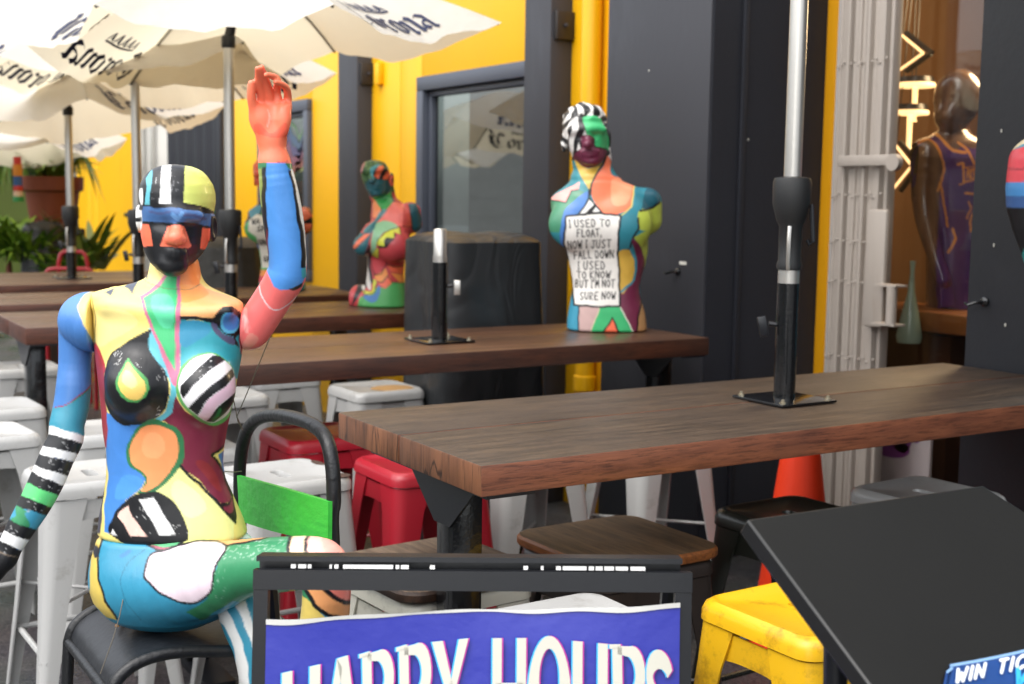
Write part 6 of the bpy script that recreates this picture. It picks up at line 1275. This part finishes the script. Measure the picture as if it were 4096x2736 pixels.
Lf = [('F', mott), ('p', 'F', [(170, 200), (205, 140), (245, 95), (232, 150), (212, 230), (180, 240)], '#b0707a'),
      ('p', 'F', [(215, 340), (300, 275), (330, 270), (460, 288), (490, 330), (475, 395), (400, 445), (320, 460), (262, 420), (230, 370)], '#155a66'), ('l', 'F', [(300, 345), (340, 342), (385, 345)], 4, '#0a343c'),
      ('P', 'F', [(290, 180), (360, 143), (412, 150), (360, 200), (332, 285), (298, 250)], '#3a94a2'), ('P', 'F', [(325, 205), (400, 150), (440, 185), (478, 230), (475, 295), (335, 272)], '#141416'), ('p', 'F', [(330, 262), (340, 210), (372, 160), (412, 155), (415, 185), (385, 225), (372, 278)], '#f0602c'), ('p', 'F', [(408, 285), (430, 225), (468, 190), (480, 225), (452, 288)], '#f0602c'), ('E', 'F', 500, 292, 34, 52, '#e8502c'), ('E', 'F', 500, 292, 12, 26, '#8a2c1c'),
      ('p', 'F', [(300, 452), (400, 445), (482, 395), (500, 460), (520, 490), (455, 560), (400, 572), (360, 540)], '#2c9c48'), ('p', 'F', [(480, 380), (505, 460), (525, 495), (500, 500), (485, 440)], '#1c4a50'), ('p', 'F', [(310, 450), (335, 480), (388, 565), (350, 650), (310, 640)], '#ee8030'),
      ('p', 'F', [(380, 650), (440, 570), (505, 495), (610, 510), (596, 722), (540, 722), (440, 680), (330, 730)], '#ec665a'), ('p', 'F', [(590, 725), (602, 535), (650, 505), (680, 730)], '#c63c36'), ('p', 'F', [(648, 505), (720, 505), (780, 650), (760, 800), (682, 765), (672, 620)], '#14505c'), ('l', 'F', [(648, 512), (666, 600), (682, 760)], 7, '#141416'),
      ('p', 'F', [(388, 570), (450, 565), (420, 610), (350, 690), (230, 790), (220, 760), (330, 670)], '#4a8a92'), ('l', 'F', [(388, 560), (400, 600), (350, 680)], 9, '#20282c'),
      ('P', 'F', [(340, 705), (440, 675), (548, 725), (420, 782), (360, 850), (345, 930), (295, 985), (305, 830)], '#8cc298'), ('p', 'F', [(562, 728), (578, 802), (515, 780), (506, 842), (435, 826), (422, 912), (345, 902), (360, 850), (430, 785)], '#d0d42c'), ('p', 'F', [(420, 850), (435, 826), (506, 842), (515, 784), (530, 800), (500, 860), (440, 925), (365, 935), (368, 905), (422, 912)], '#161012'), ('l', 'F', [(355, 905), (362, 845), (430, 782), (562, 728), (578, 802)], 7, '#161012'), ('p', 'F', [(292, 990), (368, 922), (362, 1028)], '#d0d42c'), ('l', 'F', [(292, 990), (362, 1028), (368, 922)], 6, '#161012'),
      ('p', 'F', [(60, 1030), (60, 760), (235, 790), (385, 620), (300, 800), (270, 900), (225, 1010), (160, 1030)], '#1a6672'), ('p', 'F', [(100, 935), (230, 800), (295, 792), (155, 935)], '#ee6a3c'), ('l', 'F', [(140, 940), (295, 800)], 6, '#161012'),
      ('p', 'F', [(225, 1010), (280, 890), (300, 990), (288, 1100), (320, 1250), (215, 1330), (100, 1500), (160, 1300)], '#26242a'), ('P', 'F', [(235, 1020), (268, 985), (262, 1100), (298, 1285), (265, 1312), (236, 1150)], '#d6d4ce'), ('P', 'F', [(205, 1320), (225, 1200), (238, 1310)], '#cfcdc8'),
      ('p', 'F', [(325, 1192), (440, 1120), (452, 1185), (400, 1252), (350, 1240)], '#ee902c'), ('p', 'F', [(358, 1262), (405, 1255), (470, 1180), (492, 1250), (430, 1308)], '#ee6030'), ('p', 'F', [(450, 1095), (640, 1095), (640, 1180), (480, 1150)], '#ee6030'), ('p', 'F', [(475, 1165), (640, 1185), (640, 1250), (570, 1257)], '#ee902c'),
      ('p', 'F', [(190, 1400), (370, 1290), (430, 1310), (495, 1255), (570, 1258), (720, 1250), (720, 1520), (150, 1520)], '#46a456'), ('P', 'F', [(212, 1332), (300, 1330), (320, 1225), (348, 1260), (325, 1345), (250, 1375)], '#ccd034'), ('P', 'F', [(222, 1378), (320, 1362), (372, 1278), (382, 1340), (335, 1432), (262, 1428)], '#3a76b6'), ('l', 'F', [(215, 1335), (250, 1372), (325, 1345), (350, 1260)], 7, '#161012'),
      ('l', 'F', [(320, 1185), (390, 1170), (435, 1090), (445, 1060)], 9, '#161012'), ('l', 'F', [(445, 1085), (520, 1105), (640, 1095)], 9, '#161012'), ('l', 'F', [(350, 1245), (400, 1252), (452, 1186), (490, 1250), (580, 1258)], 7, '#161012'), ('l', 'F', [(288, 1000), (300, 1100), (330, 1190)], 8, '#161012'), ('l', 'F', [(595, 725), (684, 735)], 8, '#3a1014')]
fb = thing('painted_bust', 'painted female bust with teal face and orange striped eye on the third table', 'bust', tuple(FF.O), FRZ)
lo = FF.J('F', 80, 1490)-[0, .22, 0]; lo[2] = zb_-.004; hi = FF.J('F', 800, 70)+[0, .17, .03]
sculpt(FF, 'bust_body', f_fem, lo, hi, .0045, Lf, '#c2303a', M_fig, fb, ('#2c9c48', '#1a6672', '#c2303a'))
# ================================================================== farther busts, same casts with other paint
def recast(src, fig0, label, base, scale, cols, seed, yaw=0, panel=None):
    t = thing('painted_bust', label, 'bust', tuple(base), FRZ+yaw); t.scale = (scale,)*3
    o = src.children[0] if src.children else None
    me = [x for x in bpy.data.objects if x.parent == src][0].data.copy(); n = len(me.vertices); V = np.empty(n*3, np.float32); me.vertices.foreach_get('co', V); V = V.reshape(-1, 3); V[:, 2] -= 1.05; me.vertices.foreach_set('co', V.ravel())
    r = np.random.RandomState(seed); S_ = np.stack([r.uniform(-.3, .3, 34), r.uniform(-.2, .15, 34), r.uniform(0, .95, 34)], 1); d = np.stack([np.linalg.norm((V-s_)*[1, .7, 1], axis=1) for s_ in S_], 1); o2 = np.sort(d, 1); k = d.argmin(1)
    C = np.array([lin(c) for c in cols])[k % len(cols)]; C[(o2[:, 1]-o2[:, 0]) < .009] = lin('#151518')
    if panel: C = panel(V, C)
    c4 = np.ones((n, 4), np.float32); c4[:, :3] = C*.9; me.color_attributes['Col'].data.foreach_set('color', c4.ravel()); ob_ = bpy.data.objects.new('bust_body', me); COL.objects.link(ob_); ob_.parent = t; return t
def wordpanel(V, C):
    P = np.stack([V[:, 0], V[:, 2]], 1); fr = V[:, 1] < .02
    poly = np.array([(-.21, .50), (-.16, .54), (-.09, .52), (-.06, .42), (.08, .42), (.07, .16), (-.14, .16), (-.16, .38), (-.22, .42)]); m = inpoly(P, poly) & fr; C[m] = lin('#d8d4c6')
    def put(txt, x, z, h_):
        for c in txt:
            for st_ in FONT.get(c, []):
                pts = np.array([(x+u*h_*.7, z-v*h_) for u, v in st_]); mm = (dline(P, pts) < .0045) & fr; C[mm] = lin('#17171a')
            x += h_*.85
    for txt, x, z in (('WA', -.19, .505), ('SP', -.15, .455), ('UNIVE', -.145, .36), ('A', -.08, .30), ('GRA', -.12, .24)): put(txt, x, z, .036)
    for z0, z1, c in ((.10, .145, '#f0902c'), (.055, .10, '#e03a4c'), (-.01, .055, '#1f8a84')): C[fr & (V[:, 2] > z0) & (V[:, 2] < z1)] = lin(c)
    C[V[:, 2] > .66] = lin('#f0552a'); return C
b3 = on_z(648, 664, 1.05); recast(mb, MF, 'painted bust with a white word panel, mostly hidden behind the raised arm', (b3[0], b3[1], 1.05), .80, ('#2f72be', '#f0a060', '#7c1838', '#46a456', '#e86a3c', '#3a8aa0'), 4, panel=wordpanel)
b4 = on_d(432, 640, 9.6); recast(fb, FF, 'painted bust peeking out above and behind the seated mannequins head', (b4[0], b4[1], 1.05), .98, ('#a8b83c', '#1f6a66', '#e88a50', '#2f72be', '#c8d43c', '#e0562c'), 9, .2)
# bust at the right edge: only the shoulder and stump of an arm are in view
RF = Fig((-2.50, 3.26), 1.5, (2340, 480)); Jr = RF.J
def f_right(P):
    d = chain(P, [(Jr('S', 2362, 372), .062), (Jr('S', 2352, 470), .056), (Jr('S', 2378, 600), .036), (Jr('S', 2392, 690), .03)], .03)
    t = chain(P, [(Jr('S', 2390, 360), .07), (Jr('S', 2520, 330), .08)], .03); b_ = loft(P, [mrow(RF, 'S', y, xl, xr, f, b) for y, xl, xr, f, b in ((310, 2450, 2560, .05, .05), (345, 2400, 2620, .08, .09), (430, 2395, 2630, .1, .11), (560, 2410, 2615, .09, .1), (700, 2400, 2620, .1, .11), (770, 2395, 2640, .1, .11))], 2.3, zb_)
    hd_ = ell(P, Jr('S', 2510, 215), (.075, .095, .115)); nk = rc(P, Jr('S', 2510, 240), Jr('S', 2510, 340), .055, .06)
    return smin(smin(smin(d, t, .03), b_, .03), smin(hd_, nk, .03), .03)
Lg = [('p', 'S', [(2200, 340), (2320, 345), (2347, 330), (2700, 300), (2700, 100), (2200, 100)], '#e6d4ae'), ('p', 'S', [(2200, 362), (2312, 346), (2347, 338), (2420, 335), (2420, 425), (2200, 425)], '#d8263a'), ('l', 'S', [(2290, 385), (2340, 388), (2420, 380)], 3, '#7a1420'), ('p', 'S', [(2200, 420), (2330, 418), (2420, 408), (2420, 448), (2320, 450), (2200, 446)], '#2f80c0'), ('p', 'S', [(2200, 446), (2320, 450), (2420, 446), (2420, 482), (2310, 476), (2200, 474)], '#28528c'), ('p', 'S', [(2200, 474), (2420, 478), (2420, 900), (2200, 900)], '#101216'), ('p', 'S', [(2348, 570), (2420, 560), (2420, 680), (2345, 650), (2336, 600)], '#1a8a88'), ('p', 'S', [(2390, 380), (2700, 380), (2700, 900), (2400, 900)], '#3a8aa0')]
rbu = thing('painted_bust', 'red, blue and black painted bust cut by the right edge of the photo', 'bust', tuple(RF.O), FRZ)
lo = Jr('S', 2260, 780)-[0, .15, 0]; lo[2] = zb_-.004; hi = Jr('S', 2680, 120)+[0, .15, .03]
sculpt(RF, 'bust_body', f_right, lo, hi, .005, Lg, '#3a8aa0', M_fig, rbu, ('#3a8aa0', '#d8263a'))
# ================================================================== dark glossy mannequin in the shop, wearing a jersey
sp_ = on_y(2175, 500, 4.95); SFg = Fig((sp_[0], 4.95), 1.6, (2165, 400)); Js = SFg.J; ppx = SFg.px
ZK['J'] = (3500*.57302, 0, 1/1.2063*.57302, 1/1.2063*.57302)
jm = thing('shop_mannequin', 'dark glossy headed mannequin in a purple sports jersey inside the shop window', 'mannequin', tuple(SFg.O), FRZ)
def f_shop(P):
    d = smin(ell(P, Js('J', 402, 470), (ppx(113*.475), .115, ppx(134*.475))), ell(P, Js('J', 360, 560, .04), (ppx(72*.475), .075, ppx(75*.475))), .03)
    d = smin(d, rc(P, Js('J', 375, 590, -.02), Js('J', 385, 690, -.03), .065, .075), .03)
    d = smin(d, loft(P, [mrow(SFg, 'J', y, xl, xr, f, b) for y, xl, xr, f, b in ((640, 290, 450, .06, .07), (690, 215, 560, .1, .11), (760, 190, 610, .13, .13), (900, 230, 620, .135, .13), (1100, 260, 610, .12, .12), (1300, 250, 620, .12, .13), (1500, 250, 620, .12, .12))], 2.4), .03)
    d = smin(d, chain(P, [(Js('J', 250, 760, .03), .09), (Js('J', 235, 900, .03), .06), (Js('J', 245, 1050, .05), .052), (Js('J', 290, 1230, .12), .038), (Js('J', 330, 1350, .15), .036)], .03), .03)
    for i in range(4): a = Js('J', 315+14*i, 1350, .15); d = smin(d, rc(P, a, a+[.01+.004*i, -.01, -.12], .012, .009), .01)
    return d
PUR, GOLD, DK = '#543070', '#e8921e', '#6a4c38'
Lj = [('P', 'J', [(240, 630), (290, 640), (380, 725), (430, 700), (470, 720), (700, 760), (700, 1560), (330, 1560), (310, 1000), (330, 820), (300, 720), (250, 670), (200, 720), (190, 700)], PUR),
      ('p', 'J', [(500, 1050), (700, 1050), (700, 1200), (400, 1200)], '#5a4a78'), ('L', 'J', [(160, 860), (165, 760), (200, 700), (255, 675), (300, 710), (330, 790), (325, 860), (300, 920)], 10, GOLD), ('L', 'J', [(240, 632), (300, 650), (370, 725), (435, 735)], 14, GOLD), ('L', 'J', [(400, 690), (440, 720), (475, 790)], 10, GOLD),
      ('l', 'J', [(315, 880), (335, 990), (350, 1090)], 9, GOLD), ('L', 'J', [(375, 1100), (385, 1150), (355, 1210)], 12, GOLD),
      ('l', 'J', [(400, 795), (425, 790), (425, 880), (455, 872)], 10, GOLD), ('l', 'J', [(405, 890), (490, 860)], 6, GOLD), ('l', 'J', [(430, 810), (500, 800)], 5, GOLD)]
Lj += hand('J', 'AKERS', 438, 520, 815, 862, 6, GOLD)+[('l', 'J', [(435, 930), (480, 935), (485, 1000), (455, 1060), (460, 1110), (500, 1110)], 10, GOLD), ('l', 'J', [(448, 970), (462, 1000), (440, 1050)], 7, GOLD)]
lo = Js('J', 140, 1560)-[0, .22, 0]; hi = Js('J', 660, 310)+[0, .17, .03]
sculpt(SFg, 'mannequin_body', f_shop, lo, hi, .0055, Lj, DK, figure_mat('dark_gloss_figure', .2, .6), jm, (PUR, DK))
bt = on_y(2083, 785, 4.6); bo2 = thing('glass_bottle', 'pale green tall necked ornament standing inside the shop window', 'ornament', (bt[0], 4.6, bt[2]))
hgt = float(on_y(2092, 598, 4.6)[2]-bt[2]); MB().lathe([(.055, 0), (.06, .03), (.04, hgt*.35), (.018, hgt*.6), (.01, hgt*.85), (.014, hgt)], 18).build('bottle_body', paint_mat('pale_green_glass', '#9ab4a4', .15, coat=.5), bo2)
# ================================================================== plants and pot at the far left
pc = on_d(122, 520, 11.6); pot = thing('clay_pot', 'large terracotta pot with dark leaves on the left behind the tables', 'pot', (pc[0], pc[1], 0))
zr = float(on_d(122, 405, 11.6)[2]); zl = float(on_d(122, 520, 11.6)[2]); M_clay = paint_mat('terracotta', '#7a3a24', .6, var=.12, bump=.08)
MB().lathe([(.0, zl), (.19, zl), (.235, zr-.14), (.27, zr-.12), (.275, zr), (.24, zr), (.23, zr-.05), (.0, zr-.06)], 32).build('pot_shell', M_clay, pot)
MB().box((0, 0, (zl-.01)/2), (.46, .46, zl-.01), ch=.01).build('plinth', paint_mat('plinth_dark', '#3a2a22', .7), pot)
def leaf_mat(name, a, b):
    mt, N, Lk, P = new_mat(name); oi = N.new('ShaderNodeVertexColor'); oi.layer_name = 'Leaf'; mx = N.new('ShaderNodeMix'); mx.data_type = 'RGBA'; mx.inputs[6].default_value = (*lin(a), 1); mx.inputs[7].default_value = (*lin(b), 1)
    Lk.new(oi.outputs[0], mx.inputs[0]); Lk.new(mx.outputs[2], P.inputs[0]); P.inputs['Roughness'].default_value = .35; return mt
M_leaf = leaf_mat('green_leaves', '#2f5a14', '#8fb03a'); M_leaf2 = leaf_mat('variegated_leaves', '#3f5c1c', '#a3ad58')
def plant(label, c, n, L, wd, spread, rise, droop, mat, seed, name='leafy_plant'):
    rnd = random.Random(seed); t = thing(name, label, 'plant', tuple(c)); b = MB(); cols = []
    for _ in range(n):
        a = rnd.uniform(0, 6.28); l = L*rnd.uniform(.6, 1.1); up = rise*rnd.uniform(.5, 1.2); d = Vector((math.cos(a), math.sin(a), 0)); s_ = Vector((-d.y, d.x, 0)); o = Vector((rnd.uniform(-1, 1)*spread*.4, rnd.uniform(-1, 1)*spread*.4, 0)); rows = []
        for i in range(7):
            q = i/6; p = o+d*(l*q*.8)+Vector((0, 0, l*up*q-droop*l*q*q)); w_ = wd*rnd.uniform(.9, 1.1)*math.sin(math.pi*min(1, .12+.9*q))**.8*(1 if i < 6 else .1); rows.append([p-s_*w_+Vector((0, 0, w_*.3)), p, p+s_*w_+Vector((0, 0, w_*.3))])
        k0 = len(b.v); b.grid(rows); cols += [rnd.random()**1.3]*(len(b.v)-k0)
    o_ = b.build('foliage', mat, t); tag(o_, kind='stuff'); at = o_.data.color_attributes.new('Leaf', 'FLOAT_COLOR', 'POINT'); at.data.foreach_set('color', np.array([[c_, c_, c_, 1] for c_ in cols], np.float32).ravel())
    MB().tube([(0, 0, -.25), (0, 0, .05)], [.03, .02], 8).build('stem', M_clay, t); return t
plant('dark spiky plant growing out of the terracotta pot', (pc[0], pc[1], zr), 120, .55, .022, .25, 1.0, .5, M_leaf, 1)
q = on_d(20, 590, 11.2); plant('bushy fern like plant at the left edge behind the tables', (q[0], q[1], q[2]+.02), 260, .66, .02, .5, .9, .5, M_leaf, 2)
q = on_d(65, 600, 11.0); plant('fern like plant left of the crumpled black bag', (q[0], q[1], q[2]), 180, .55, .018, .3, 1.1, .6, M_leaf, 6)
q = on_d(198, 605, 11.3); plant('broad leaved variegated plant against the yellow wall', (q[0], q[1], q[2]-.05), 70, .42, .038, .35, 1.3, .35, M_leaf2, 3)
q = on_d(150, 610, 10.8); plant('low broad leaved plant just behind the far umbrella pole', (q[0], q[1], q[2]-.15), 50, .42, .035, .35, 1.0, .5, M_leaf, 4)
q = on_d(60, 330, 12.0); plant('hanging leaves under the lowest umbrella at the far left', (q[0], q[1], q[2]+.1), 130, .7, .03, .9, .3, 1.1, M_leaf, 5)
ha = on_d(42, 450, 11.0); s_ = 1/ (FPX/KS/11.0)
fl = thing('painted_ornament', 'small colourful painted arm hanging among the leaves at left', 'ornament', tuple(ha), FRZ)
cols = ('#c8302c', '#d88a2c', '#2f5a9c', '#c0342c', '#d8b8a0', '#2c8a4a')
prev = None
for i, (y0, y1, r) in enumerate(((90, 72, 9), (72, 46, 11), (46, 24, 10), (24, 12, 11), (12, 0, 11), (0, -12, 12))):
    MB().lathe([(r*s_*.95, y1*s_), (r*s_, (y0+y1)/2*s_), (r*s_*.95, y0*s_)], 14).build('painted_band', paint_mat('orn_%d' % i, cols[i], .4), fl)
# red tubular chair backs beyond the far table
for lab, px0, py0, wpx, hpx, d in (('red metal chair hoop standing beside the far umbrella pole', 168, 622, 66, 45, 9.6), ('red metal chair hoop low behind the far table edge', 160, 632, 110, 16, 9.3)):
    c = on_d(px0, py0, d); s_ = d/(FPX/KS); t = thing('red_chair', lab, 'chair', (c[0], c[1], 0), FRZ, 'red metal chairs at the far tables'); z = c[2]; w2 = wpx*s_/2; h_ = hpx*s_
    MB().tube([(-w2, 0, .0), (-w2, 0, z+h_*.4), (-w2*.85, 0, z+h_*.85), (-w2*.6, 0, z+h_), (w2*.6, 0, z+h_), (w2*.85, 0, z+h_*.85), (w2, 0, z+h_*.4), (w2, 0, 0)], .016, 10).build('back_hoop', M_red, t)
    MB().box((0, -.2, z-.3), (2*w2, .4, .03), ch=.008).build('seat', M_red, t)
    for sx in (-1, 1): MB().tube([(sx*w2*.9, -.38, 0), (sx*w2*.9, -.38, z-.315)], .014, 8).build('leg', M_red, t)
